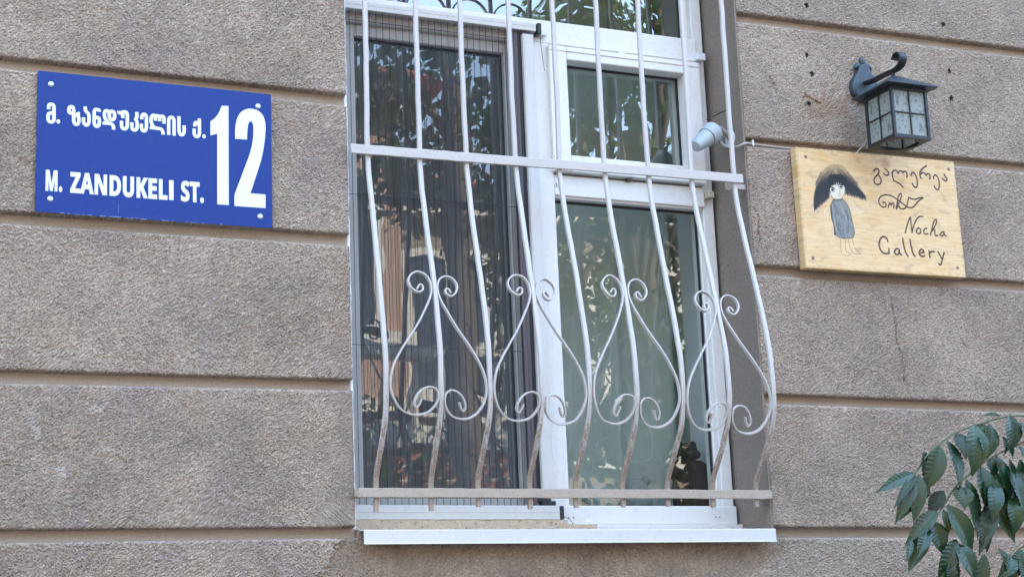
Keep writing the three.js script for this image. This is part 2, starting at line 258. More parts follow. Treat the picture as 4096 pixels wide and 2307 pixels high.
// ------------------------------------------------------------------ the window
const win = thing('window', 'white plastic framed window with several panes set in the wall opening', 'window', [2.12, 1.99, -0.2]);
function frameRing(x0, x1, y0, y1, l, r, b, t, z0, z1, rr = 0.003) { return [bx(x0, x0 + l, y0, y1, z0, z1, rr), bx(x1 - r, x1, y0, y1, z0, z1, rr), bx(x0 + l, x1 - r, y0, y0 + b, z0, z1 - 0.0007, rr), bx(x0 + l, x1 - r, y1 - t, y1, z0, z1 - 0.0007, rr)]; }
function gasketRing(x0, x1, y0, y1, w, z, d = 0.006) { return [bx(x0, x0 + w, y0, y1, z - d, z, 0), bx(x1 - w, x1, y0, y1, z - d, z, 0), bx(x0 + w, x1 - w, y0, y0 + w, z - d, z - 0.0003, 0), bx(x0 + w, x1 - w, y1 - w, y1, z - d, z - 0.0003, 0)]; }
function pane(x0, x1, y0, y1, z, mat, parent, wob = 0.0003, seed = 0) { // a slightly wavy sheet, as float glass units are
  const g = new THREE.PlaneGeometry(x1 - x0, y1 - y0, 40, 60); g.translate((x0 + x1) / 2, (y0 + y1) / 2, z);
  const p = g.attributes.position; for (let i = 0; i < p.count; i++) { const x = p.getX(i), y = p.getY(i); p.setZ(i, z + wob * n2b(x * 1.9 + seed, y * 1.9) + wob * 0.16 * n2b(x * 7, y * 7 + seed)); }
  g.computeVertexNormals(); return part('glass', g, mat, parent);
}
part('window_frame', [
  bx(2.6905, 2.729, 2.0, 3.98, -0.245, -0.18, 0.004), bx(2.683, 2.6905, 2.0, 3.98, -0.245, -0.2, 0.002), // right jamb with its step
  bx(XL + 0.004, 1.54, 2.0, 3.98, -0.245, -0.19, 0.003),
  bx(1.54, 2.6905, 3.93, 3.98, -0.245, -0.18, 0.003),
], M.pvc, win);
part('bottom_rail', [bx(2.15, 2.7285, 2.018, 2.072, -0.246, -0.165, 0.004), bx(XL + 0.004, 2.15, 2.018, 2.064, -0.246, -0.178, 0.003)], M.pvc, win);
part('mullion', [bx(2.1265, 2.1865, 2.066, 3.44, -0.246, -0.168, 0.003), bx(2.1265, 2.149, 2.068, 3.44, -0.168, -0.164, 0.0015)], M.pvc, win);
part('transom', [bx(XL + 0.004, 2.70, 3.434, 3.513, -0.247, -0.172, 0.004), bx(XL + 0.004, 2.70, 3.440, 3.452, -0.172, -0.1685, 0.0015), bx(XL + 0.005, 2.13, 3.486, 3.4885, -0.172, -0.1705, 0.0006)], M.pvc, win);
part('middle_transom', [bx(2.1865, 2.694, 2.974, 3.037, -0.246, -0.172, 0.004), bx(2.1865, 2.69, 2.968, 2.976, -0.246, -0.18, 0.002)], M.pvc, win);
{ // fixed lower right light
  pane(2.186, 2.692, 2.07, 2.972, -0.214, M.glassLow, win, 0.00025, 4);
  part('gasket', [bx(2.6765, 2.680, 2.074, 2.968, -0.2135, -0.205, 0), bx(2.6835, 2.69, 2.074, 2.968, -0.2135, -0.2055, 0), bx(2.1866, 2.6765, 2.9615, 2.968, -0.2135, -0.205, 0), bx(2.1866, 2.191, 2.074, 2.9615, -0.2135, -0.205, 0), bx(2.191, 2.6765, 2.072, 2.076, -0.2135, -0.205, 0)], M.gasket, win);
}
{ // upper light above the transom
  pane(1.54, 2.69, 3.51, 3.93, -0.214, M.glassHigh, win, 0.0008, 9);
  part('gasket', [bx(2.664, 2.690, 3.5135, 3.93, -0.2135, -0.2045, 0), bx(1.54, 2.664, 3.5105, 3.5145, -0.2135, -0.205, 0)], M.gasket, win);
}
{ // opening sash, upper right
  const s = part('sash', [...frameRing(2.180, 2.695, 3.042, 3.430, 0.0585, 0.056, 0.052, 0.042, -0.24, -0.150, 0.005), bx(2.2005, 2.2035, 3.05, 3.42, -0.151, -0.1478, 0.001), bx(2.18, 2.695, 3.4135, 3.418, -0.151, -0.1478, 0.001)], M.pvc, win);
  pane(2.2385, 2.639, 3.094, 3.388, -0.205, M.glass, s, 0.00035, 2);
  part('gasket', gasketRing(2.2386, 2.6389, 3.0941, 3.3879, 0.0055, -0.196, 0.007), M.gasket, s);
  part('hinge', [bx(2.686, 2.716, 3.438, 3.461, -0.179, -0.146, 0.003)], M.paleWhite, win);
  part('hinge', [bx(2.694, 2.716, 3.0, 3.022, -0.179, -0.150, 0.003)], M.ledge, win);
  part('latch', [bx(2.418, 2.440, 3.428, 3.440, -0.1725, -0.155, 0.002)], M.paleWhite, win);
  part('latch', [bx(2.424, 2.44, 3.033, 3.041, -0.173, -0.158, 0.001)], std({ color: L(0.08, 0.06, 0.05), roughness: 0.7 }), win);
}
{ // left casement behind the insect screen
  const s = part('casement', frameRing(1.541, 2.089, 2.066, 3.434, 0.045, 0.040, 0.052, 0.034, -0.242, -0.188, 0.004), M.pvc, win);
  pane(1.584, 2.05, 2.116, 3.402, -0.214, M.glass, s, 0.0003, 6);
  part('gasket', gasketRing(1.5861, 2.0489, 2.1182, 3.3998, 0.005, -0.204, 0.008), M.gasket, s);
}
part('drain_cap', [bx(2.189, 2.2145, 3.001, 3.0125, -0.173, -0.1695, 0.001)], M.paleWhite, win); part('drain_slot', [bx(2.1925, 2.1955, 3.003, 3.010, -0.1697, -0.1692, 0)], M.black, win); part('drain_slot', [bx(2.2065, 2.2095, 3.003, 3.010, -0.1697, -0.1692, 0)], M.black, win);
part('drain_hole', [[2.179, 2.0385], [2.194, 2.0385], [2.655, 2.04], [2.668, 2.04]].map(([x, y]) => { const g = new THREE.CircleGeometry(0.0022, 10); g.translate(x, y, -0.1645); return g; }), M.black, win);
part('screw_hole', [[2.66, 3.002]].map(([x, y]) => { const g = new THREE.CircleGeometry(0.0028, 10); g.translate(x, y, -0.1715); return g; }), M.black, win);
// sill: mortar ledge and folded white sheet metal
const rough = (g, k, sd) => { const p = g.attributes.position; for (let i = 0; i < p.count; i++) { const x = p.getX(i), z = p.getZ(i); if (z > -0.2) { p.setY(i, p.getY(i) + k * n2(x * 24, sd)); p.setZ(i, z + k * n2(x * 31, sd + 3)); } } g.computeVertexNormals(); return g; };
const strips = (x0, x1, y0, y1, z0, z1, k, sd) => { const g = []; const n = Math.round((x1 - x0) / 0.02); const b = new THREE.BoxGeometry(x1 - x0, y1 - y0, z1 - z0, n, 1, 1); b.translate((x0 + x1) / 2, (y0 + y1) / 2, (z0 + z1) / 2); g.push(rough(boxUV(b), k, sd)); return g; };
part('ledge', strips(XL + 0.003, 2.16, 1.975, 2.0285, -0.24, -0.131, 0.0012, 2), M.ledge, win);
part('ledge', strips(XL + 0.003, 2.24, 1.97, 2.0145, -0.24, -0.112, 0.0014, 6), M.ledge, win);
part('ledge', strips(2.16, XR - 0.004, 1.975, 2.0185, -0.24, -0.158, 0.0010, 9), M.pvc, win);
part('sill', (() => {
  const prof = [[-0.15, 2.0035], [0.0285, 1.9885], [0.030, 1.9865], [0.030, 1.9555], [0.034, 1.9535], [0.034, 1.9515], [0.0275, 1.9525], [0.0275, 1.9855], [-0.15, 2.0005]].map((a) => new THREE.Vector2(...a));
  const mk = (x0, x1, q) => { const g = new THREE.ExtrudeGeometry(new THREE.Shape(q), { depth: x1 - x0, bevelEnabled: false, steps: 12 }); g.rotateY(-Math.PI / 2); g.translate(x1, 0, 0); return boxUV(g); };
  // shape x is world z: turn it so that extrusion runs along x
  const turn = (x0, x1, q) => { const g = new THREE.ExtrudeGeometry(new THREE.Shape(q), { depth: x1 - x0, bevelEnabled: false }); const p = g.attributes.position; for (let i = 0; i < p.count; i++) { const z = p.getX(i), y = p.getY(i), x = p.getZ(i); p.setXYZ(i, x1 - x, y, z); } g.computeVertexNormals(); return boxUV(g); };
  return [turn(1.5045, 2.7300, prof)];
})(), M.alu, win, 'white folded metal window sill');

// insect screen over the left half
const scr = thing('insect_screen', 'pleated grey insect screen in white rails over the left half of the window', 'insect screen', [1.8, 2.03, -0.15]);
part('top_rail', [bx(XL + 0.003, 2.134, 3.4585, 3.4835, -0.166, -0.135, 0.002), bx(XL + 0.003, 2.134, 3.4715, 3.473, -0.136, -0.1342, 0.0005)], M.alu, scr);
part('bottom_rail', [bx(XL + 0.003, 2.138, 2.0295, 2.0685, -0.166, -0.134, 0.002), bx(XL + 0.003, 2.138, 2.0495, 2.051, -0.135, -0.1332, 0.0005)], M.alu, scr);
part('pull_rail', [bx(2.0885, 2.1235, 2.092, 3.447, -0.164, -0.134, 0.002), bx(2.092, 2.0945, 2.092, 3.446, -0.135, -0.1328, 0.0006)], M.alu, scr);
for (const [y0, y1] of [[2.031, 2.068], [3.452, 3.4855]]) part('end_cap', bx(2.1385, 2.151, y0, y1, -0.165, -0.133, 0.002), M.black, scr);
part('dark_gap_strip', [bx(2.0765, 2.0885, 2.08, 3.452, -0.166, -0.146, 0.001), bx(2.0885, 2.1235, 3.4475, 3.4525, -0.163, -0.138, 0.001), bx(2.0885, 2.13, 2.069, 2.082, -0.164, -0.14, 0.001)], M.gasket, scr);  // black strips painting the shaded gaps around the pull rail
part('dark_stile_strip', [bx(2.0555, 2.0775, 2.0690, 3.4580, -0.163, -0.146, 0.003), bx(2.066, 2.0675, 2.0690, 3.4580, -0.147, -0.1445, 0.0005)], std({ color: L(0.085, 0.066, 0.07), roughness: 0.6 }), scr);  // added dark strip: shade on the casement stile put into its colour
part('side_rail', bx(XL + 0.004, XL + 0.0225, 2.069, 3.458, -0.166, -0.141, 0.002), std({ color: L(0.16, 0.16, 0.17), roughness: 0.5 }), scr);
part('latch_magnet', bx(2.152, 2.176, 3.455, 3.464, -0.168, -0.15, 0.002), M.screw, scr);
part('cord', tube([V(2.152, 3.452, -0.148), V(2.153, 3.42, -0.146), V(2.157, 3.38, -0.147), V(2.163, 3.344, -0.15)], 0.0008, 16, 5), M.black, scr);
part('cord', tube([V(2.155, 2.04, -0.148), V(2.168, 2.032, -0.14), V(2.176, 2.02, -0.135), V(2.177, 2.004, -0.128)], 0.0008, 16, 5), M.black, scr);
part('cord', tube([V(2.14, 2.03, -0.14), V(2.12, 2.016, -0.13), V(2.08, 2.011, -0.127), V(2.03, 2.009, -0.125)], 0.0012, 16, 5), M.black, scr);
{
  const N = 27, x0 = XL + 0.022, x1 = 2.0555, P = [], U = [], q = (a, b, c, d) => { for (const v of [a, b, c, a, c, d]) { P.push(...v); U.push(v[0], v[1]); } };
  for (let i = 0; i < N * 2; i++) { const a = lerp(x0, x1, i / N / 2), b = lerp(x0, x1, (i + 1) / N / 2), za = -0.152 + (i % 2 ? 0.006 : -0.006), zb = -0.152 + (i % 2 ? -0.006 : 0.006); q([a, 2.0685, za], [b, 2.0685, zb], [b, 3.4585, zb], [a, 3.4585, za]); }
  const g = new THREE.BufferGeometry(); g.setAttribute('position', new THREE.BufferAttribute(new Float32Array(P), 3)); g.setAttribute('uv', new THREE.BufferAttribute(new Float32Array(U), 2)); g.computeVertexNormals();
  part('pleated_net', g, M.net, scr).castShadow = false;
  const T = []; for (let i = 1; i < N; i++) { const x = lerp(x0, x1, i / N); T.push(bx(x - 0.0005, x + 0.0005, 2.0685, 3.4585, -0.1475, -0.1455, 0)); }
  for (const y of [3.428, 2.92, 2.5, 2.089]) T.push(bx(x0, x1, y - 0.0008, y + 0.0008, -0.1455, -0.1445, 0));
  part('thread', T, M.thread, scr).userData.kind = 'stuff';
}

// curtains and what stands on the inner sill
function curtain(name, label, x0, x1, y0, y1, z, amp, pitch, mat) {
  const nx = Math.round((x1 - x0) / 0.006), g = new THREE.PlaneGeometry(x1 - x0, y1 - y0, nx, 12); g.translate((x0 + x1) / 2, (y0 + y1) / 2, z);
  const p = g.attributes.position; for (let i = 0; i < p.count; i++) { const x = p.getX(i), y = p.getY(i), u = x + 0.02 * n2(x * 3, y * 0.8 + z); p.setZ(i, z + amp * Math.sin(u / pitch * 6.283 + 1.3 * n2(u * 6, z * 9)) * (0.8 + 0.3 * n2(u * 9, y))); }
  g.computeVertexNormals(); const t = thing(name, label, 'curtain', [(x0 + x1) / 2, y0, z]); part('cloth', g, mat, t);
  part('heading', tube([V(x0, y1 - 0.01, z), V((x0 + x1) / 2, y1 - 0.01, z), V(x1, y1 - 0.01, z)], 0.012, 8, 8), M.inner, t);
}
const cloth = (r, g, b) => phys({ color: L(r, g, b), roughness: 1, transmission: 0.25, thickness: 0, side: THREE.DoubleSide });
curtain('curtain', 'dark grey pleated curtain behind the screened left pane', 1.3, 2.24, 1.2, 4.05, -0.47, 0.016, 0.075, cloth(0.34, 0.32, 0.33));
curtain('curtain', 'pale greenish curtain hanging in wide folds behind the right panes', 2.27, 2.95, 1.2, 4.05, -0.50, 0.03, 0.19, cloth(0.56, 0.61, 0.54));
struct('inner_sill', bx(XL, XR, 2.03, 2.066, -0.5, -0.246, 0.004), M.inner);
struct('inner_reveal', bx(XR - 0.002, XR + 0.0025, 2.0, 3.98, -0.425, -0.246, 0), std({ color: L(0.5, 0.53, 0.53), roughness: 0.9 }));
function lumps(list, bumpy, seed) { return list.map(([x, y, z, rx, ry, rz]) => { const g = new THREE.IcosahedronGeometry(1, 5), p = g.attributes.position; for (let i = 0; i < p.count; i++) { const a = V(p.getX(i), p.getY(i), p.getZ(i)), s = 1 + bumpy * (n3(a.x * 3 + seed, a.y * 3 + x * 9, a.z * 3) + 0.5 * n3(a.x * 8, a.y * 8 + seed, a.z * 8)); p.setXYZ(i, x + a.x * rx * s, y + a.y * ry * s, z + a.z * rz * s); } g.computeVertexNormals(); return g; }); }
{
  const t = thing('plush_toy', 'dark brown furry toy slumped in the lower right corner behind the glass', 'toy', [2.665, 2.066, -0.31]), fur = std({ color: L(0.05, 0.032, 0.026), roughness: 1, bumpMap: rep(fineBump, 12), bumpScale: 0.004 });
  part('body', lumps([[2.668, 2.128, -0.312, 0.068, 0.07, 0.045], [2.648, 2.19, -0.318, 0.046, 0.04, 0.04], [2.69, 2.195, -0.318, 0.04, 0.03, 0.036]], 0.07, 3), fur, t);
  part('head', lumps([[2.660, 2.245, -0.315, 0.034, 0.033, 0.032], [2.672, 2.238, -0.29, 0.018, 0.014, 0.016]], 0.06, 8), fur, t);
  part('ear', lumps([[2.637, 2.268, -0.318, 0.012, 0.013, 0.009]], 0.05, 1), fur, t); part('ear', lumps([[2.683, 2.27, -0.318, 0.012, 0.013, 0.009]], 0.05, 2), fur, t);
  part('paw', lumps([[2.632, 2.10, -0.275, 0.024, 0.026, 0.02]], 0.06, 4), fur, t); part('paw', lumps([[2.698, 2.098, -0.278, 0.024, 0.026, 0.02]], 0.06, 5), fur, t);
  const u = thing('plush_toy', 'pale cream toy with rounded ears behind the lower bar, left of the brown one', 'toy', [2.47, 2.066, -0.3]), pale = std({ color: L(0.36, 0.37, 0.34), roughness: 1, bumpMap: rep(fineBump, 12), bumpScale: 0.003 });
  part('body', lumps([[2.47, 2.098, -0.3, 0.052, 0.04, 0.036]], 0.05, 12), pale, u);
  part('head', lumps([[2.468, 2.136, -0.298, 0.04, 0.03, 0.03]], 0.04, 14), pale, u);
  part('ear', lumps([[2.432, 2.158, -0.3, 0.014, 0.013, 0.01]], 0.03, 15), pale, u); part('ear', lumps([[2.504, 2.16, -0.3, 0.015, 0.015, 0.01]], 0.03, 16), pale, u);
  const w = thing('plush_toy', 'low grey green toy lying on the inner sill between the fifth and sixth bars', 'toy', [2.35, 2.066, -0.3]);
  part('body', lumps([[2.345, 2.09, -0.3, 0.05, 0.026, 0.03], [2.385, 2.094, -0.295, 0.024, 0.022, 0.022], [2.31, 2.096, -0.295, 0.02, 0.02, 0.02]], 0.06, 20), std({ color: L(0.2, 0.22, 0.2), roughness: 1 }), w);
}

// ------------------------------------------------------------------ the window grille
const grille = thing('window_grille', 'white painted iron window grille with bulging bars and scrolls', 'window grille', [2.12, 2.08, 0.01]);
const BX = [1.548, 1.698, 1.833, 1.982, 2.120, 2.262, 2.402, 2.548, 2.690];
const bellyMax = (x) => lerp(0.097, 0.130, clamp((x - 1.55) / 1.14));
const bellyY = [2.04, 2.105, 2.16, 2.22, 2.28, 2.345, 2.43, 2.53, 2.65, 2.77, 2.9, 2.985], bellyK = [0, 0.01, 0.25, 0.6, 0.87, 0.99, 0.99, 0.86, 0.63, 0.38, 0.12, 0];
const bellyC = new THREE.CatmullRomCurve3(bellyY.map((y, i) => V(bellyK[i], y, 0)), false, 'centripetal');
const bellyTable = bellyC.getPoints(300);
const belly = (y) => { if (y <= 2.04 || y >= 2.985) return 0; let i = bellyTable.findIndex((p) => p.y >= y); const a = bellyTable[Math.max(0, i - 1)], b = bellyTable[i]; return lerp(a.x, b.x, (y - a.y) / Math.max(1e-6, b.y - a.y)); };
const zAt = (x, y) => 0.004 + bellyMax(x) * belly(y);
const TIPS = [2.036, 2.039, 2.050, 2.044, 2.048, 2.050, 2.052, 2.049, 2.052];
BX.forEach((x, k) => {
  const cut = 2.34, mk = (y0, y1) => { const pts = []; const n = Math.ceil((y1 - y0) / 0.018); for (let i = 0; i <= n; i++) { const y = lerp(y0, y1, i / n); pts.push(V(x + 0.0022 * n2(y * 1.6, k * 7) + 0.0008 * n2(y * 9, k * 3), y, zAt(x, y) + 0.001 * n2(y * 5, k + 40))); } return sweep(pts, V(1, 0, 0), 0.0122, 0.0122, 0.0018); };
  part('bar', mk(TIPS[k], 3.95), M.barPaint, grille);
});
const flat = (x0, ya, x1, yb, h, z, d, mat, name) => { const pts = []; for (let i = 0; i <= 40; i++) { const t = i / 40; pts.push(V(lerp(x0, x1, t), lerp(ya, yb, t) + 0.0008 * n2(t * 14, z * 90), z + 0.0008 * n2(t * 8, 3))); } part(name, sweep(pts, V(0, 1, 0), h, d, 0.0014), mat, grille); };
flat(1.4965, 2.9965, 2.7135, 3.0135, 0.0265, 0.0155, 0.0075, M.paint, 'crossbar');
flat(1.4975, 2.0835, 2.7300, 2.0855, 0.0245, 0.0145, 0.0075, M.paintOld, 'lower_bar');
flat(1.4965, 3.885, 2.7135, 3.90, 0.0265, 0.0155, 0.0075, M.paint, 'crossbar');
part('bracket', [bx(2.6685, 2.6835, 2.983, 3.012, -0.012, -0.006, 0.001), bx(2.672, 2.742, 2.990, 3.006, -0.018, -0.012, 0.001)], M.paint, grille);
part('bracket', [bx(2.712, 2.7405, 2.074, 2.095, -0.03, 0.011, 0.002)], M.paintOld, grille);
part('bracket', [bx(1.492, 1.512, 2.074, 2.095, -0.04, 0.0105, 0.002)], M.paintOld, grille);
const SCROLL = [[50, 2606], [41, 2618], [34, 2616], [34, 2605], [47, 2597], [64, 2607], [72, 2626], [64, 2644], [45, 2654], [24, 2648], [12, 2632], [9, 2609], [15, 2585], [31, 2554], [57, 2510], [87, 2468], [113, 2429], [131, 2394], [139, 2360], [138, 2333], [126, 2304], [108, 2284], [84, 2274], [58, 2273], [33, 2281], [15, 2299], [9, 2319], [13, 2336], [28, 2343], [48, 2340], [64, 2327], [73, 2309], [73, 2297], [67, 2292], [60, 2300], [55, 2314]];
[[1, 0, 0], [3, -0.009, 0.008], [5, -0.012, 0.022], [7, -0.023, -0.010]].forEach(([b, dyB, dyT], q) => {
  for (const s of [-1, 1]) {
    const gap = Math.abs(BX[b + s] - BX[b]) - 0.0095, wob = rng(40 + q * 2 + s);
    const ctl = SCROLL.map(([x, y]) => { const Y = y / 1000 + lerp(dyB, dyT, (y - 2273) / 381) + (s > 0 ? -0.005 : 0.002) + 0.002 * (wob() - 0.5), X = BX[b] + s * x / 139 * gap; return V(X, Y, zAt(BX[b], Y) + 0.0015); });
    const pts = new THREE.CatmullRomCurve3(ctl, false, 'centripetal').getPoints(150);
    part('scroll', sweep(pts, (i) => { const y = pts[i].y, e = 0.01; return V(0, -(zAt(pts[i].x, y + e) - zAt(pts[i].x, y - e)) / (2 * e), 1).normalize(); }, 0.0115, 0.0042, 0.0008), M.paint, grille);
  }
});
for (let k = 0; k < 5; k++) { // rings high up between the bars, above the photograph's edge and mirrored in the upper pane
  const x = (BX[k] + BX[k + 1]) / 2, r = (BX[k + 1] - BX[k]) / 2 - 0.009, pts = []; for (let i = 0; i <= 48; i++) { const a = i / 48 * Math.PI * 2; pts.push(V(x + r * Math.cos(a), 3.605 + r * Math.sin(a), 0.004)); }
  part('ring', sweep(pts, V(0, 0, 1), 0.0115, 0.0045, 0.0008, false), M.paint, grille);
}

// ------------------------------------------------------------------ the street sign
const sign = thing('street_sign', 'blue enamel street sign in Georgian and Latin with a big white 12', 'street sign', [0.981, 2.9465, 0.006]);
{
  const GEO = ['M29.2,98.1 L29.2,91.0 Q29.8,84.8 35.2,84.2 Q41.8,84.0 41.9,92.4 L42.4,123.3 Q42.1,130.0 35.5,130.6 Q28.5,130.8 27.9,123.0 L27.8,115.9 Q28.1,108.4 34.7,107.3 Q40.1,106.7 42.2,111.8',
    'M90.3,94.6 Q90.1,85.3 84.3,85.9 Q78.5,86.9 78.6,95.8 Q78.7,103.3 84.1,102.8 L89.1,102.3 M90.3,92.9 L90.6,119.5 Q91.2,131.0 97.5,130.8 Q103.7,129.8 103.6,119.1 L103.5,114.7 Q102.6,108.5 98.4,106.3 Q93.4,106.8 90.9,111.5 M97.6,106.4 Q99.2,102.6 105.9,101.1',
    'M119.1,81.9 L119.2,90.0 Q119.6,93.5 124.3,97.5 Q128.6,101.5 128.6,107.7 L128.7,116.7 Q128.1,129.2 122.6,130.2 Q115.5,130.4 114.9,119.8 L115.2,110.9',
    'M157.1,87.5 Q153.8,88.7 151.2,87.6 Q147.0,85.8 144.4,87.4 Q141.1,89.5 141.2,97.6 L141.4,119.9 Q142.0,131.4 148.3,131.2 Q154.6,130.2 154.5,118.6 L154.5,114.1 Q153.1,107.1 148.0,107.6 Q143.8,108.0 141.4,113.6',
    'M189.9,135.8 L189.8,130.4 Q188.9,120.6 179.5,120.2 L162.6,120.9 M179.5,120.2 Q172.7,115.9 169.2,109.1 Q166.6,104.0 166.7,96.8 Q166.9,88.3 172.4,87.5 Q176.7,87.3 178.9,94.7 M185.2,87.8 Q178.8,88.9 178.9,99.2 Q179.4,110.8 185.8,110.4 Q192.2,109.6 192.5,98.8 Q192.4,87.6 185.2,87.8',
    'M203.1,85.1 Q202.7,90.6 206.6,90.6 Q210.0,89.4 212.5,87.3 Q220.2,83.9 223.2,89.4 Q224.3,92.9 224.3,98.3 L224.5,118.1 Q224.0,130.7 217.1,131.4 Q210.3,131.6 209.8,121.3 L209.7,110.6 M212.5,87.8 L212.8,103.1',
    'M247.6,83.6 Q249.0,92.0 248.1,97.5 L245.2,103.7 Q249.1,108.3 249.1,112.8 L249.1,121.8 Q248.8,131.2 242.3,131.9 Q235.9,132.0 235.8,123.0 L235.8,112.3',
    'M260.7,101.7 L260.6,96.3 Q261.5,88.6 266.2,87.6 Q272.3,87.5 272.7,96.9 L272.8,119.5 Q272.5,131.2 266.4,131.8 Q260.4,131.9 259.9,121.6 L259.9,113.5',
    'M315.4,137.1 Q315.4,123.1 306.7,122.1 L294.5,121.5 L281.5,121.4 M294.5,121.5 Q284.1,113.9 284.4,99.4 Q285.3,88.6 290.9,87.9 Q295.4,87.5 295.7,94.7 L295.7,101.9 M295.7,92.9 Q297.0,88.7 301.3,88.2 Q306.1,88.2 306.2,93.7 L306.2,102.3 M306.1,92.3 Q308.3,88.6 312.7,88.5 Q317.5,88.5 317.5,96.2 L317.5,108.0',
    'M329.8,136.7 L329.3,99.6 Q330.1,89.5 336.3,88.9 Q342.9,88.7 343.3,99.1 L343.4,137.2',
    'M356.0,84.2 L356.0,120.6 Q356.9,133.7 363.1,133.1 Q369.7,132.0 369.7,119.3 L369.2,107.5',
    'M409.0,85.4 L409.4,121.0 Q409.0,133.4 403.2,134.4 Q395.7,134.6 395.2,124.2 L395.7,113.6 M397.0,107.6 Q397.0,97.5 399.7,96.8 Q405.9,95.8 408.1,102.9'];
  const ONE = 'M485.8,43.9 L485.1,309.7 L454.9,309.8 L455.7,121.3 L437.9,127.9 L438.0,89.9 Q457.7,77.3 467.9,45.0 Z';
  const TWO = 'M503.2,130.9 Q498.9,50.3 544.0,45.0 Q585.8,43.5 584.5,95.7 Q582.9,138.1 571.1,185.0 L542.5,273.8 L582.6,274.0 L582.2,310.6 L499.9,310.8 L500.0,281.6 L537.3,180.3 Q551.5,140.9 551.9,102.6 Q552.1,79.6 544.5,79.6 Q535.1,79.7 534.7,130.3 Z';
  const W = 2000, H = 1210, k = W / 600, r = rng(5);
  const print = canvasTex(W, H, (c) => {
    c.fillStyle = '#16387c'; c.fillRect(0, 0, W, H);
    for (let i = 0; i < 2600; i++) { c.fillStyle = `rgba(${r() < 0.5 ? '255,255,255' : '10,15,60'},${0.02 + 0.03 * r()})`; const s = 2 + r() * 9; c.fillRect(r() * W, r() * H, s, s * (0.5 + r())); }
    c.save(); c.scale(k, k);
    c.fillStyle = c.strokeStyle = '#dfe3e8'; c.lineJoin = 'round'; c.lineCap = 'butt'; c.lineWidth = 8.6;
    for (const p of GEO) c.stroke(new Path2D(p));
    for (const [x, y] of [[53, 127.6], [420.9, 131.8]]) { c.beginPath(); c.ellipse(x, y, 4.6, 5.6, 0, 0, 7); c.fill(); }
    c.fill(new Path2D(ONE)); c.fill(new Path2D(TWO));
    const word = (t, x0, x1, y0, y1) => { c.save(); c.font = 'bold 100px sans-serif'; const w = c.measureText(t).width, cap = 71.4; c.translate(x0, y1); c.scale((x1 - x0) / w, (y1 - y0) / cap); c.lineWidth = 4.5; c.lineJoin = 'miter'; c.fillText(t, 0, 0); c.strokeText(t, 0, 0); c.restore(); };
    word('M.', 22, 66, 256, 306.5); word('ZANDUKEL', 84, 327, 256.5, 306.8); c.fillRect(330.5, 255.8, 11.8, 52); word('ST.', 360, 422, 257, 307.2);
    c.strokeStyle = 'rgba(220,228,245,.5)'; c.lineWidth = 0.7; c.beginPath(); c.moveTo(203, 330); c.lineTo(203.5, 350); c.stroke();
    c.fillStyle = 'rgba(20,25,60,.7)'; c.fillRect(306, 1, 1.2, 9);
    c.strokeStyle = 'rgba(200,205,220,.55)'; c.lineWidth = 1.2; c.beginPath(); for (let x = 60; x < 470; x += 6) c[r() < 0.5 ? 'lineTo' : 'moveTo'](x, 361.4 + r()); c.stroke();
    c.restore();
  });
  const s = new THREE.Shape(), w = 0.3, h = 0.1815, q = 0.005; s.moveTo(-w + q, -h); s.lineTo(w - q, -h); s.quadraticCurveTo(w, -h, w, -h + q); s.lineTo(w, h - q); s.quadraticCurveTo(w, h, w - q, h); s.lineTo(-w + q, h); s.quadraticCurveTo(-w, h, -w, h - q); s.lineTo(-w, -h + q); s.quadraticCurveTo(-w, -h, -w + q, -h);
  const g = new THREE.ExtrudeGeometry(s, { depth: 0.0022, bevelEnabled: false }), uv = g.attributes.uv, p = g.attributes.position;
  for (let i = 0; i < p.count; i++) uv.setXY(i, clamp(p.getX(i) / 0.6 + 0.5, 0.002, 0.998), clamp(p.getY(i) / 0.363 + 0.5, 0.003, 0.997));
  g.translate(0.981, 2.9465, 0.0045);
  part('panel', g, phys({ map: print, roughness: 0.3, specularIntensity: 0.45, color: L(0.92, 0.92, 0.92) }), sign);
  for (const [x, y] of [[0.714, 3.096], [1.246, 3.092], [1.249, 2.794], [0.717, 2.800]]) {
    const l = new THREE.LatheGeometry([[0.0001, 0.0018], [0.002, 0.0018], [0.0024, 0.003], [0.0055, 0.0026], [0.0072, 0]].map((a) => new THREE.Vector2(...a)), 18); l.rotateX(Math.PI / 2); l.translate(x, y, 0.0067); part('screw', l, M.screw, sign);
  }
}

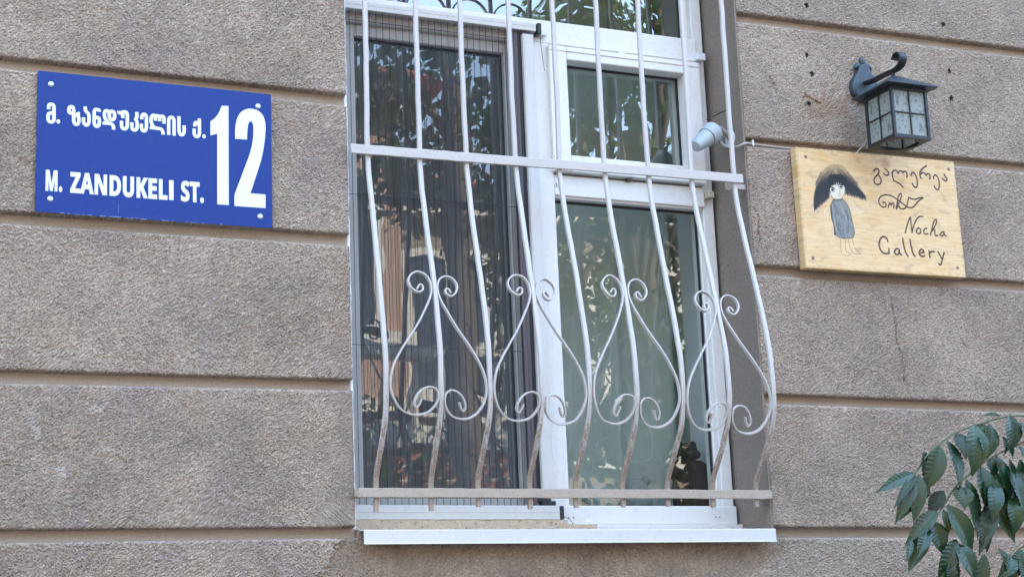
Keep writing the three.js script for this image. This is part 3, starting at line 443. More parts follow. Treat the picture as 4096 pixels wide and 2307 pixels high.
// ------------------------------------------------------------------ the wooden gallery sign
const plank = thing('wooden_sign', 'pale wooden gallery sign with burnt lettering and a drawn girl, under the lantern', 'sign', [3.193, 2.940, 0.0]);
{
  const GA = ['M278.9,56.5 Q282.5,47.8 290.6,47.2 Q299.6,47.2 297.7,55.8 Q294.0,65.3 281.4,73.9 Q275.1,82.0 276.1,89.6 Q280.4,98.4 290.4,96.9 Q302.4,93.8 302.7,83.0 Q301.4,70.9 292.2,65.4', 'M321.5,44.0 L333.7,54.6 Q333.5,64.6 326.2,65.2 Q319.1,64.9 315.2,59.9', 'M382.7,98.6 Q373.3,87.0 351.4,80.9 L349.9,78.7 Q343.6,63.1 348.3,52.7 Q356.6,43.6 363.4,47.7 Q366.7,50.5 368.8,55.8 Q372.5,47.0 381.5,47.1 Q387.7,48.9 387.2,52.8 Q390.7,46.4 397.8,47.4 Q406.4,52.1 400.2,65.7', 'M417.5,58.2 Q420.6,47.2 427.7,49.0 Q437.3,52.9 438.9,69.8 Q440.1,89.8 433.0,95.7 Q422.8,97.2 419.0,83.6', 'M480.3,23.1 Q453.9,36.1 451.1,51.8 Q451.1,59.6 455.0,64.7 M455.7,51.5 Q462.2,43.2 468.2,46.6 Q474.2,50.1 474.7,53.9 Q480.3,45.7 488.2,49.0 Q493.0,54.9 487.2,64.6', 'M503.2,61.9 Q503.8,49.4 512.9,50.2 Q523.2,57.3 522.9,74.4 Q522.0,96.2 513.5,97.6 Q505.5,95.9 503.0,86.0', 'M545.1,44.7 Q546.2,50.8 553.9,56.5 Q555.7,64.2 548.0,66.3 Q540.7,65.3 536.8,59.3'];
  const NO = ['M300.9,154.1 Q308.7,148.3 312.3,155.6 Q313.8,166.2 301.1,167.8 Q285.4,165.1 286.4,148.3 Q291.2,129.7 318.2,127.8 Q339.7,127.8 354.6,139.0 L388.2,159.6 Q377.7,172.5 363.9,167.4 Q361.3,158.4 357.5,160.2 L350.1,169.8', 'M319.8,168.1 Q322.1,156.5 326.9,153.1 Q331.4,152.8 330.6,160.5 Q333.3,152.7 340.5,152.2 Q343.7,155.0 339.5,168.2', 'M349.2,169.9 L356.8,143.4 Q362.0,121.6 371.3,119.4 Q376.4,122.1 369.1,137.9 L360.4,150.8 L347.9,165.4', 'M389.0,161.1 L399.9,129.7 Q414.6,136.3 427.6,133.9 Q441.2,126.8 455.7,127.3 Q436.4,136.3 425.7,149.4 Q413.1,164.0 400.6,162.6 L389.0,161.1'];
  const NC = ['M374.2,243.8 Q385.5,211.6 399.1,191.8 L399.6,242.3 Q407.7,213.3 425.0,194.8 Q433.5,186.3 446.5,187.9', 'M427.0,224.8 Q416.2,228.6 416.8,239.6 Q420.7,246.5 430.7,241.2 Q437.6,230.5 427.0,224.8', 'M457.2,224.5 Q445.8,225.2 444.2,238.0 Q446.9,247.3 459.0,241.0', 'M468.8,245.2 L484.1,205.3 Q491.6,191.3 497.8,194.9 Q497.1,207.7 484.1,221.2 Q473.4,231.4 471.8,236.3 Q483.7,224.4 487.1,227.4 Q486.9,236.9 485.2,243.4 Q488.4,247.9 496.4,244.3', 'M520.8,231.7 Q509.3,232.4 506.2,242.1 Q509.2,248.3 519.6,241.3 L521.8,231.6 Q519.4,242.9 528.8,243.9'];
  const GL = ['M305.7,275.4 Q304.7,260.6 290.8,260.7 Q274.7,265.5 272.0,289.0 Q274.0,312.2 292.2,313.6 L306.1,312.0 L307.2,297.9', 'M339.3,296.1 Q327.2,296.8 326.7,309.3 Q332.1,318.3 342.2,311.5 L344.8,297.3 Q343.9,313.0 352.1,314.1', 'M362.7,262.6 Q362.1,283.8 367.4,302.3 Q371.7,313.0 375.9,316.7', 'M389.5,264.1 Q390.0,283.8 393.6,300.8 Q396.0,311.6 401.2,315.3', 'M418.2,305.7 L438.5,301.4 Q435.8,292.1 428.3,292.6 Q419.4,296.2 419.0,307.2 Q423.3,318.0 438.0,313.2', 'M457.0,295.6 L458.2,316.8 M456.8,305.1 Q463.7,295.3 476.6,297.7', 'M490.9,296.9 L502.4,318.3 M513.5,298.0 Q503.9,321.4 498.5,334.3 Q493.9,340.9 489.1,334.1'];
  const hair = 'M47.9,193.8 Q42.0,161.0 62.6,113.6 Q80.7,66.0 117.0,49.3 Q153.1,37.1 173.1,51.9 Q197.5,75.7 216.0,104.6 Q235.6,124.2 240.1,144.9 Q203.8,142.8 172.5,133.4 L163.4,143.3 Q171.8,114.8 154.3,102.2 Q125.1,99.7 111.5,128.5 L105.5,147.4 Q83.6,167.3 69.3,177.4 Z';
  const dark = 'M49.4,191.4 Q47.3,160.6 71.4,131.4 Q88.3,95.5 133.0,75.9 Q170.8,73.0 190.8,87.9 Q225.7,115.6 237.5,143.9 Q204.0,140.4 172.6,132.2 L163.6,140.9 Q169.3,112.7 154.4,101.0 Q127.8,99.5 113.0,126.1 L107.1,144.9 Q83.6,167.3 69.5,175.1 Z';
  const face = 'M112.8,128.4 Q113.4,109.8 135.8,100.1 Q162.7,99.3 166.1,117.6 Q163.9,138.6 149.2,150.1 Q132.5,157.0 119.8,151.0 Q108.7,142.5 112.8,128.4 Z';
  const dress = 'M119.2,156.8 Q134.9,159.1 154.3,153.2 Q171.7,165.8 177.3,188.6 Q181.9,220.6 186.1,243.3 Q188.2,261.6 177.8,271.4 Q149.0,277.7 128.2,273.2 L111.9,263.9 Q115.9,238.5 108.5,220.7 Q104.7,193.4 108.0,174.8 Z';
  const legs = 'M132.7,276.4 Q131.0,297.0 131.0,322.1 Q140.7,330.7 162.5,326.0 Q171.2,319.8 150.2,316.5 Q146.1,305.3 150.4,277.6 M162.6,275.7 Q160.0,299.9 171.9,312.9 L170.0,318.8 Q186.8,323.5 202.0,319.3 Q188.1,312.0 181.2,301.0 Q177.4,287.5 176.2,273.8';
  const wings = 'M105.3,175.0 Q82.4,178.9 78.4,204.3 Q75.0,225.1 58.6,230.8 M60.4,238.6 Q65.1,244.0 73.6,238.9 Q77.4,252.4 94.0,245.6 M165.3,150.1 Q189.9,146.0 200.7,170.8 Q212.5,186.2 237.5,181.1 Q227.9,194.5 219.9,192.7 Q211.0,200.2 198.0,196.4 L189.3,201.6';
  const arms = 'M119.8,201.6 Q125.4,224.2 125.2,251.7 L138.6,250.9 M163.8,189.5 Q168.4,221.4 164.7,256.1 M127.6,178.1 Q120.1,224.5 125.7,247.1';
  const W = 1900, H = 1206, k = W / 589, r = rng(9);
  const letters = (c, f) => { c.lineCap = c.lineJoin = 'round'; for (const [set, lw] of [[GA, 4.6], [NO, 4.0], [NC, 4.0], [GL, 5.0]]) for (const p of set) f(new Path2D(p), lw); };
  const face_ = canvasTex(W, H, (c) => {
    const im = c.createImageData(W, H), d = im.data;
    for (let j = 0; j < H; j++) for (let i = 0; i < W; i++) { // plywood face: long level figure, yellowed patches
      const x = i / k, y = j / k, wv = y + 5 * n2(x * 0.004, y * 0.012) + 1.2 * n2(x * 0.02, y * 0.05);
      let g = 0.5 + 0.16 * n2b(x * 0.006, wv * 0.11) + 0.13 * n2b(x * 0.012 + 9, wv * 0.33) + 0.10 * n2(x * 0.03, wv * 1.3) + 0.05 * (r() - 0.5);
      const yel = smooth(-0.1, 0.7, fbm(x * 0.007 + 3, y * 0.014, 3)), gr = smooth(0.15, 0.6, fbm(x * 0.011 - 5, y * 0.02 + 8, 3, n2b)) * 0.8;
      let q = [223, 191, 143].map((v, a) => v * (0.86 + 0.24 * g) + [-6, -20, -34][a] * yel * 0.55 + [-26, -24, -18][a] * gr);
      const edge = smooth(9, 0, Math.min(x, 589 - x, y, 373.5 - y) + 5 * n2(x * 0.06, y * 0.06)); q = q.map((v, a) => v - [46, 44, 40][a] * edge * (0.4 + 0.6 * Math.max(0, n2b(x * 0.2, y * 0.2))));
      const o = 4 * (j * W + i); d[o] = q[0]; d[o + 1] = q[1]; d[o + 2] = q[2]; d[o + 3] = 255;
    }
    c.putImageData(im, 0, 0); c.save(); c.scale(k, k);
    const streak = (x, y, l, a) => { c.strokeStyle = `rgba(88,62,36,${a})`; c.lineWidth = 0.6; c.beginPath(); c.moveTo(x, y); c.bezierCurveTo(x + l * 0.3, y + 1.5 * (r() - 0.4), x + l * 0.6, y + 2 * (r() - 0.5), x + l, y + 1.5 * (r() - 0.5)); c.stroke(); };
    for (let i = 0; i < 46; i++) streak(r() * 560, r() * 370, 8 + r() * 40, 0.12 + 0.3 * r());
    streak(515, 303, 70, 0.8); streak(500, 276, 60, 0.6); streak(228, 244, 24, 0.7); streak(540, 322, 44, 0.6);
    for (let i = 0; i < 60; i++) { c.fillStyle = `rgba(60,42,26,${0.2 + 0.4 * r()})`; c.beginPath(); c.ellipse(r() * 589, r() * 373, 0.5 + r() * 1.2, 0.5 + r() * 0.5, 0, 0, 7); c.fill(); }
    const knot = c.createRadialGradient(325, 24, 1, 325, 24, 26); knot.addColorStop(0, 'rgba(120,70,35,.45)'); knot.addColorStop(1, 'rgba(120,70,35,0)'); c.fillStyle = knot; c.beginPath(); c.ellipse(318, 26, 34, 20, 0, 0, 7); c.fill();
    // the drawn girl, in pencil and thin paint
    c.fillStyle = 'rgba(232,222,196,.28)'; for (const p of [wings]) c.fill(new Path2D(p));
    c.fillStyle = 'rgba(112,92,66,.34)'; c.fill(new Path2D(hair));
    c.fillStyle = 'rgba(38,40,52,.55)'; c.fill(new Path2D(dark));
    c.lineCap = 'round';
    const lock = (sx, sy, cx, cy, tx, ty, col, w) => { c.strokeStyle = col; c.lineWidth = w; c.beginPath(); c.moveTo(sx, sy); c.quadraticCurveTo(cx, cy, tx, ty); c.stroke(); };
    for (let i = 0; i < 1100; i++) { const a = r(), left = r() < 0.55, dk = r() < 0.72, h = dk ? lerp(74, 112, r()) : lerp(48, 80, r()), col = dk ? `rgba(26,26,31,${0.22 + 0.4 * r()})` : `rgba(70,61,52,${0.2 + 0.35 * r()})`, w = 0.5 + r() * 0.9;
      if (left) { const ex = lerp(47, 108, a), ey = lerp(192, 147, a) + 16 * (r() - 0.55), sx = lerp(84, 138, a) + 8 * (r() - 0.5); lock(sx, h + (1 - a) * 22, lerp(56, 112, a) - 3 - 7 * r(), lerp(118, 104, a), dk ? ex : lerp(sx, ex, 0.45) - 5, dk ? ey : lerp(h, ey, 0.42), col, w); }
      else { const ex = lerp(172, 243, a), ey = lerp(135, 147, a) + 13 * (r() - 0.55), sx = lerp(140, 186, a) + 8 * (r() - 0.5); lock(sx, h + a * 18, lerp(168, 222, a) + 7 * r(), lerp(100, 116, a) - 5 * r(), dk ? ex : lerp(sx, ex, 0.45) + 4, dk ? ey : lerp(h, ey, 0.45), col, w); } }
    c.fillStyle = 'rgba(27,27,32,.75)'; c.beginPath(); c.ellipse(143, 95, 37, 20, -0.05, 0, 7); c.fill(); for (let i = 0; i < 150; i++) { const a = r() * 3.14, x = 143 - 38 * Math.cos(a) * r(), y = 74 + 8 * r(); lock(x, y, x + 6 * (r() - 0.5), y + 12, x + 14 * (r() - 0.5), y + 20 + 16 * r(), `rgba(24,24,29,${0.3 + 0.4 * r()})`, 0.7 + r()); }
    c.fillStyle = '#ded4be'; c.fill(new Path2D(face)); c.strokeStyle = 'rgba(35,32,34,.9)'; c.lineWidth = 1.1; c.stroke(new Path2D(face));
    c.strokeStyle = 'rgba(24,25,33,.9)'; for (let i = 0; i < 46; i++) { const t = i / 45, x = lerp(112, 165, t); c.lineWidth = 1 + r(); c.beginPath(); c.moveTo(x + 2, 96 + 10 * Math.abs(t - 0.55)); c.lineTo(x + 4 * (r() - 0.5), 104 + 12 * Math.abs(t - 0.6) + 5 * r()); c.stroke(); }
    for (const [x, y, s] of [[119.8, 125.6, 1], [150.4, 114.1, 0.95]]) { c.fillStyle = '#efece2'; c.beginPath(); c.ellipse(x, y, 9 * s, 7 * s, 0.1, 0, 7); c.fill(); c.strokeStyle = '#25252b'; c.lineWidth = 1.3; c.stroke(); c.fillStyle = '#3c3d40'; c.beginPath(); c.arc(x + 0.6, y - 0.6, 5.4 * s, 0, 7); c.fill(); c.fillStyle = '#0d0d10'; c.beginPath(); c.arc(x + 0.6, y - 0.6, 3 * s, 0, 7); c.fill(); c.fillStyle = '#fff'; c.beginPath(); c.arc(x - 1.2, y - 2.6, 1.3, 0, 7); c.fill(); c.strokeStyle = '#1c1c22'; c.lineWidth = 2; c.beginPath(); c.ellipse(x, y - 0.8, 9.5 * s, 7.6 * s, 0.1, Math.PI * 1.05, Math.PI * 1.95); c.stroke(); }
    c.strokeStyle = 'rgba(60,50,48,.9)'; c.lineWidth = 1.2; c.stroke(new Path2D('M136.7,141.7 Q144.5,144.6 150.2,140.7 M146.4,126.0 L146.8,135.2 L139.9,136.8'));
    c.fillStyle = '#80827d'; c.fill(new Path2D(dress)); c.save(); c.clip(new Path2D(dress));
    for (let i = 0; i < 170; i++) { const x = lerp(104, 190, r()), y = lerp(150, 260, r()), v = r(); c.strokeStyle = v < 0.5 ? `rgba(45,47,50,${0.2 + 0.3 * r()})` : `rgba(176,178,170,${0.2 + 0.3 * r()})`; c.lineWidth = 0.7 + 1.6 * r(); c.beginPath(); c.moveTo(x, y); c.quadraticCurveTo(x + 3 * (r() - 0.5), y + 12, x + 3 + 4 * r(), y + 14 + 22 * r()); c.stroke(); }
    c.strokeStyle = 'rgba(38,40,42,.55)'; c.lineWidth = 9; c.beginPath(); c.moveTo(108, 176); c.quadraticCurveTo(106, 220, 116, 262); c.stroke(); c.restore();
    c.strokeStyle = 'rgba(34,34,36,.9)'; c.lineWidth = 1.6; c.stroke(new Path2D(dress)); c.lineWidth = 1.1; c.stroke(new Path2D(arms)); c.lineWidth = 3; c.beginPath(); c.moveTo(119, 156); c.quadraticCurveTo(136, 159, 154, 153); c.stroke();
    c.strokeStyle = 'rgba(74,60,46,.95)'; c.lineWidth = 1.2; c.stroke(new Path2D(legs)); c.strokeStyle = 'rgba(128,108,80,.6)'; c.lineWidth = 0.8; c.stroke(new Path2D(wings));
    letters(c, (p, lw) => { c.strokeStyle = 'rgba(150,104,56,.45)'; c.lineWidth = lw + 1.7; c.stroke(p); c.strokeStyle = '#4a2f1d'; c.lineWidth = lw; c.stroke(p); });
    c.restore();
  });
  const carve = canvasTex(950, 603, (c) => { c.fillStyle = '#fff'; c.fillRect(0, 0, 950, 603); c.scale(950 / 589, 950 / 589); letters(c, (p, lw) => { c.strokeStyle = '#000'; c.lineWidth = lw * 0.8; c.stroke(p); }); }, false);
  const b = new RoundedBoxGeometry(0.589, 0.3735, 0.030, 3, 0.003), uv = b.attributes.uv, p = b.attributes.position;
  for (let i = 0; i < p.count; i++) uv.setXY(i, clamp(p.getX(i) / 0.589 + 0.5, 0.003, 0.997), clamp(p.getY(i) / 0.3735 + 0.5, 0.003, 0.997));
  b.rotateZ(0.0076); b.translate(3.193, 2.940, 0.0165);
  part('board', b, std({ map: face_, bumpMap: carve, bumpScale: 0.0022, roughness: 0.62, color: L(0.93, 0.9, 0.86) }), plank);
  for (const [x, y] of [[34.0, 28.5], [565.7, 26.0], [28.7, 340.8], [559.9, 343.2]]) {
    const l = new THREE.LatheGeometry([[0.0001, 0.0008], [0.0012, 0.0008], [0.002, 0.0022], [0.0045, 0.0016], [0.006, 0]].map((a) => new THREE.Vector2(...a)), 16); l.rotateX(Math.PI / 2); const a = x / 1000 - 0.2945, c = 0.18675 - y / 1000; l.translate(3.193 + a - c * 0.0076, 2.940 + c + a * 0.0076, 0.0313); part('screw', l, std({ color: L(0.24, 0.17, 0.10), roughness: 0.5, metalness: 0.4 }), plank);
  }
  
}

// ------------------------------------------------------------------ the wall lantern
const LX = 3.184, LZ = 0.158, lamp = thing('wall_lantern', 'black iron square wall lantern with whitish panes on a scrolled arm', 'lantern', [LX, 3.36, 0]);
{
  const h = 0.0665, y0 = 3.121, y1 = 3.283, pw = 0.0095;
  const posts = []; for (const sx of [-1, 1]) for (const sz of [-1, 1]) posts.push(bx(LX + sx * (h - pw / 2) - pw / 2, LX + sx * (h - pw / 2) + pw / 2, y0, y1, LZ + sz * (h - pw / 2) - pw / 2, LZ + sz * (h - pw / 2) + pw / 2, 0.001));
  const band = (ya, yb, t) => [bx(LX - h + pw, LX + h - pw, ya, yb, LZ + h - t, LZ + h - 0.0006, 0.0006), bx(LX - h + pw, LX + h - pw, ya, yb, LZ - h + 0.0006, LZ - h + t, 0.0006), bx(LX - h + 0.0006, LX - h + t, ya, yb, LZ - h + pw, LZ + h - pw, 0.0006), bx(LX + h - t, LX + h - 0.0006, ya, yb, LZ - h + pw, LZ + h - pw, 0.0006)];
  const hole = new THREE.Shape([[-h, -h], [h, -h], [h, h], [-h, h]].map((a) => new THREE.Vector2(...a))); const hp = new THREE.Path(); hp.absarc(0, 0, h - 0.010, 0, Math.PI * 2, true); hole.holes.push(hp);
  const ring = new THREE.ExtrudeGeometry(hole, { depth: 0.0022, bevelEnabled: false, curveSegments: 28 }); ring.rotateX(-Math.PI / 2); ring.translate(LX, y0 - 0.0024, LZ);
  part('frame', [...posts, ...band(y1 - 0.016, y1 - 0.001, 0.008), ...band(y0, y0 + 0.0085, 0.008), boxUV(ring)], M.iron, lamp);
  const iy0 = y0 + 0.0085, iy1 = y1 - 0.016, im = (iy0 + iy1) / 2, t = 0.0016, ph = h - pw;
  const paneT = (seed) => dataTex(128, 128, (u, v) => { const f = fbm(u * 3 + seed, v * 3, 4), q = smooth(0.16, 0.3, f + 0.3 * (v - 0.7)) * 0.2 + smooth(0.25, 0.42, fbm(u * 1.6 + seed * 3, v * 1.6 + 4, 3)) * 0.22, g = 0.84 - q; return [g * 0.975, g * 0.985, g * 0.95]; });
  const glassM = [1, 5, 8, 12].map((s) => phys({ color: L(0.60, 0.61, 0.58), map: paneT(s), roughness: 0.4, transmission: 0.45, thickness: 0, ior: 1.5, side: THREE.DoubleSide }));
  const mb = []; let n = 0;
  for (const [ax, s] of [['z', 1], ['z', -1], ['x', -1], ['x', 1]]) for (const a of [-1, 1]) for (const b of [-1, 1]) {
    const g = new THREE.PlaneGeometry(ph - t, (iy1 - iy0) / 2 - t), off = (ph) / 2; if (ax === 'x') g.rotateY(Math.PI / 2 * s); else if (s < 0) g.rotateY(Math.PI);
    g.translate(ax === 'z' ? LX + a * off : LX + s * (h - 0.0055), im + b * (iy1 - iy0) / 4, ax === 'z' ? LZ + s * (h - 0.0055) : LZ + a * off);
    part('pane', g, glassM[n++ % 4], lamp);
  }
  for (const s of [-1, 1]) { const z = LZ + s * (h - 0.004), x = LX + s * (h - 0.004); mb.push(bx(LX - t, LX + t, iy0, iy1, z - 0.003, z + 0.003, 0.0005), bx(LX - ph, LX + ph, im - t, im + t, z - 0.0026, z + 0.0026, 0.0005), bx(x - 0.003, x + 0.003, iy0, iy1, LZ - t, LZ + t, 0.0005), bx(x - 0.0026, x + 0.0026, im - t, im + t, LZ - ph, LZ + ph, 0.0005)); }
  part('glazing_bar', mb, M.iron, lamp);
  const roof = (() => { const e = 0.0925, ye = 3.2815, ya = 3.334, P = [], tri = (...v) => { for (const q of v) P.push(LX + q[0], q[1], LZ + q[2]); }, c = [[-e, ye, -e], [e, ye, -e], [e, ye, e], [-e, ye, e]], cl = c.map((a) => [a[0], ye - 0.0028, a[2]]), top = 0.008;
    const tp = [[-top, ya, -top], [top, ya, -top], [top, ya, top], [-top, ya, top]];
    for (let i = 0; i < 4; i++) { const j = (i + 1) % 4; tri(c[j], c[i], tp[i]); tri(c[j], tp[i], tp[j]); tri(cl[i], c[i], c[j]); tri(cl[i], c[j], cl[j]); }
    tri(tp[0], tp[2], tp[1]); tri(tp[0], tp[3], tp[2]); tri(cl[0], cl[1], cl[2]); tri(cl[0], cl[2], cl[3]);
    const g = new THREE.BufferGeometry(); g.setAttribute('position', new THREE.BufferAttribute(new Float32Array(P), 3)); g.computeVertexNormals(); return boxUV(g); })();
  part('roof', roof, M.zinc, lamp);
  const arm = [[0.014, 3.362], [0.03, 3.357], [0.06, 3.354], [0.10, 3.353], [0.14, 3.352], [0.17, 3.350], [0.192, 3.353], [0.206, 3.362], [0.212, 3.376], [0.206, 3.389], [0.192, 3.395], [0.178, 3.390], [0.172, 3.379]].map(([z, y]) => V(LX, y, z));
  part('arm', sweep(new THREE.CatmullRomCurve3(arm, false, 'centripetal').getPoints(80), V(1, 0, 0), 0.026, 0.0075, 0.0012), M.iron, lamp);
  part('hanger', strut(V(LX, 3.330, LZ), V(LX, 3.352, LZ), 0.007, 0.006), M.iron, lamp);
  const s = new THREE.Shape(); s.moveTo(0, -0.058); s.bezierCurveTo(0.03, -0.058, 0.041, -0.036, 0.038, -0.012); s.bezierCurveTo(0.034, 0.014, 0.018, 0.026, 0.014, 0.048); s.bezierCurveTo(0.012, 0.058, -0.012, 0.058, -0.014, 0.048); s.bezierCurveTo(-0.018, 0.026, -0.034, 0.014, -0.038, -0.012); s.bezierCurveTo(-0.041, -0.036, -0.03, -0.058, 0, -0.058);
  const pl = new THREE.ExtrudeGeometry(s, { depth: 0.006, bevelEnabled: true, bevelThickness: 0.008, bevelSize: 0.006, bevelOffset: -0.006, bevelSegments: 5, curveSegments: 16 }); pl.scale(1.32, 1.08, 1.35); pl.translate(LX, 3.362, 0.006); part('wall_plate', boxUV(pl), M.zinc, lamp);
  const lobe = (x, y, z, rx, ry, rz, rot) => { const g = new THREE.SphereGeometry(1, 20, 14); g.scale(rx, ry, rz); g.rotateZ(rot); g.translate(x, y, z); return g; };
  part('finial', [lobe(LX, 3.430, 0.012, 0.011, 0.017, 0.010, 0.1), lobe(LX - 0.021, 3.415, 0.012, 0.009, 0.014, 0.009, -0.9), lobe(LX + 0.021, 3.415, 0.012, 0.009, 0.014, 0.009, 0.9), (() => { const g = new THREE.TorusGeometry(0.013, 0.005, 10, 20); g.translate(LX, 3.407, 0.012); return g; })()], M.zinc, lamp);
  part('wall_plate', lobe(LX - 0.004, 3.352, 0.018, 0.011, 0.013, 0.008, 0.2), M.zinc, lamp);
  const wire = thing('lantern_wire', 'thin grey wire running from the lantern down behind the wooden sign', 'wire', [3.14, 3.14, 0.02]);
  part('wire', tube([V(3.140, 3.19, 0.078), V(3.152, 3.168, 0.045), V(3.146, 3.148, 0.024), V(3.132, 3.132, 0.016), V(3.120, 3.10, 0.004)], 0.0022, 30, 8), M.cable, wire);
}

// ------------------------------------------------------------------ the small spotlight and its cable
{
  const sp = thing('spotlight', 'small pale blue cone spotlight on the right reveal of the window', 'spotlight', [2.672, 3.174, -0.06]);
  const a = V(2.5965, 3.1205, -0.046), b = V(2.6755, 3.1785, -0.066), d = b.clone().sub(a), len = d.length(), q = new THREE.Quaternion().setFromUnitVectors(V(0, 1, 0), d.clone().normalize());
  const lathe = (pts) => { const g = new THREE.LatheGeometry(pts.map((v) => new THREE.Vector2(...v)), 40); g.applyQuaternion(q); g.translate(a.x, a.y, a.z); return g; };
  part('housing', lathe([[0.0001, 0], [0.0155, 0], [0.0175, 0.0015], [0.0275, len * 0.62]]), M.paleBlue, sp);
  part('collar', lathe([[0.0272, len * 0.62], [0.0275, len * 0.625], [0.0275, len * 0.635], [0.0305, len * 0.64], [0.034, len - 0.002], [0.0335, len], [0.029, len + 0.002]]), M.paleBlue, sp);
  part('rear_cap', lathe([[0.029, len + 0.002], [0.026, len + 0.006], [0.012, len + 0.010], [0.0001, len + 0.011]]), M.paleWhite, sp);
  part('seam', lathe([[0.0278, len * 0.618], [0.0284, len * 0.622], [0.0284, len * 0.634], [0.0278, len * 0.638]]), M.black, sp);
  part('arm', [strut(V(2.680, 3.182, -0.067), V(2.703, 3.196, -0.070), 0.007, 0.007), strut(V(2.703, 3.196, -0.070), V(2.7405, 3.170, -0.074), 0.007, 0.011)], std({ color: L(0.30, 0.27, 0.25), roughness: 0.7 }), sp);
  part('base', strut(V(2.7355, 3.166, -0.075), V(2.7415, 3.166, -0.075), 0.024, 0.026, 28), M.paleWhite, sp);
  part('strap', sweep([V(2.655, 3.215, -0.062), V(2.662, 3.218, -0.062), V(2.668, 3.2235, -0.063), V(2.70, 3.240, -0.066), V(2.7405, 3.258, -0.07)], V(0, 0, 1), 0.012, 0.0024, 0.0006), M.iron, sp);
  const cb = thing('cable', 'white cable from the spotlight along the groove to the wooden sign', 'cable', [2.75, 3.13, -0.01]);
  part('lead', tube([V(2.684, 3.166, -0.062), V(2.692, 3.14, -0.05), V(2.70, 3.124, -0.03), V(2.716, 3.119, -0.008), V(2.733, 3.126, 0.003), V(2.752, 3.133, -0.006), V(2.775, 3.1345, -0.0125), V(2.83, 3.1335, -0.0132), V(2.885, 3.1330, -0.0132), V(2.93, 3.133, -0.013)], 0.0036, 90, 10), M.cable, cb);
  for (const x of [2.776]) part('clip', bx(x - 0.003, x + 0.003, 3.128, 3.148, -0.0175, -0.0085, 0.001), M.paleWhite, cb);
}

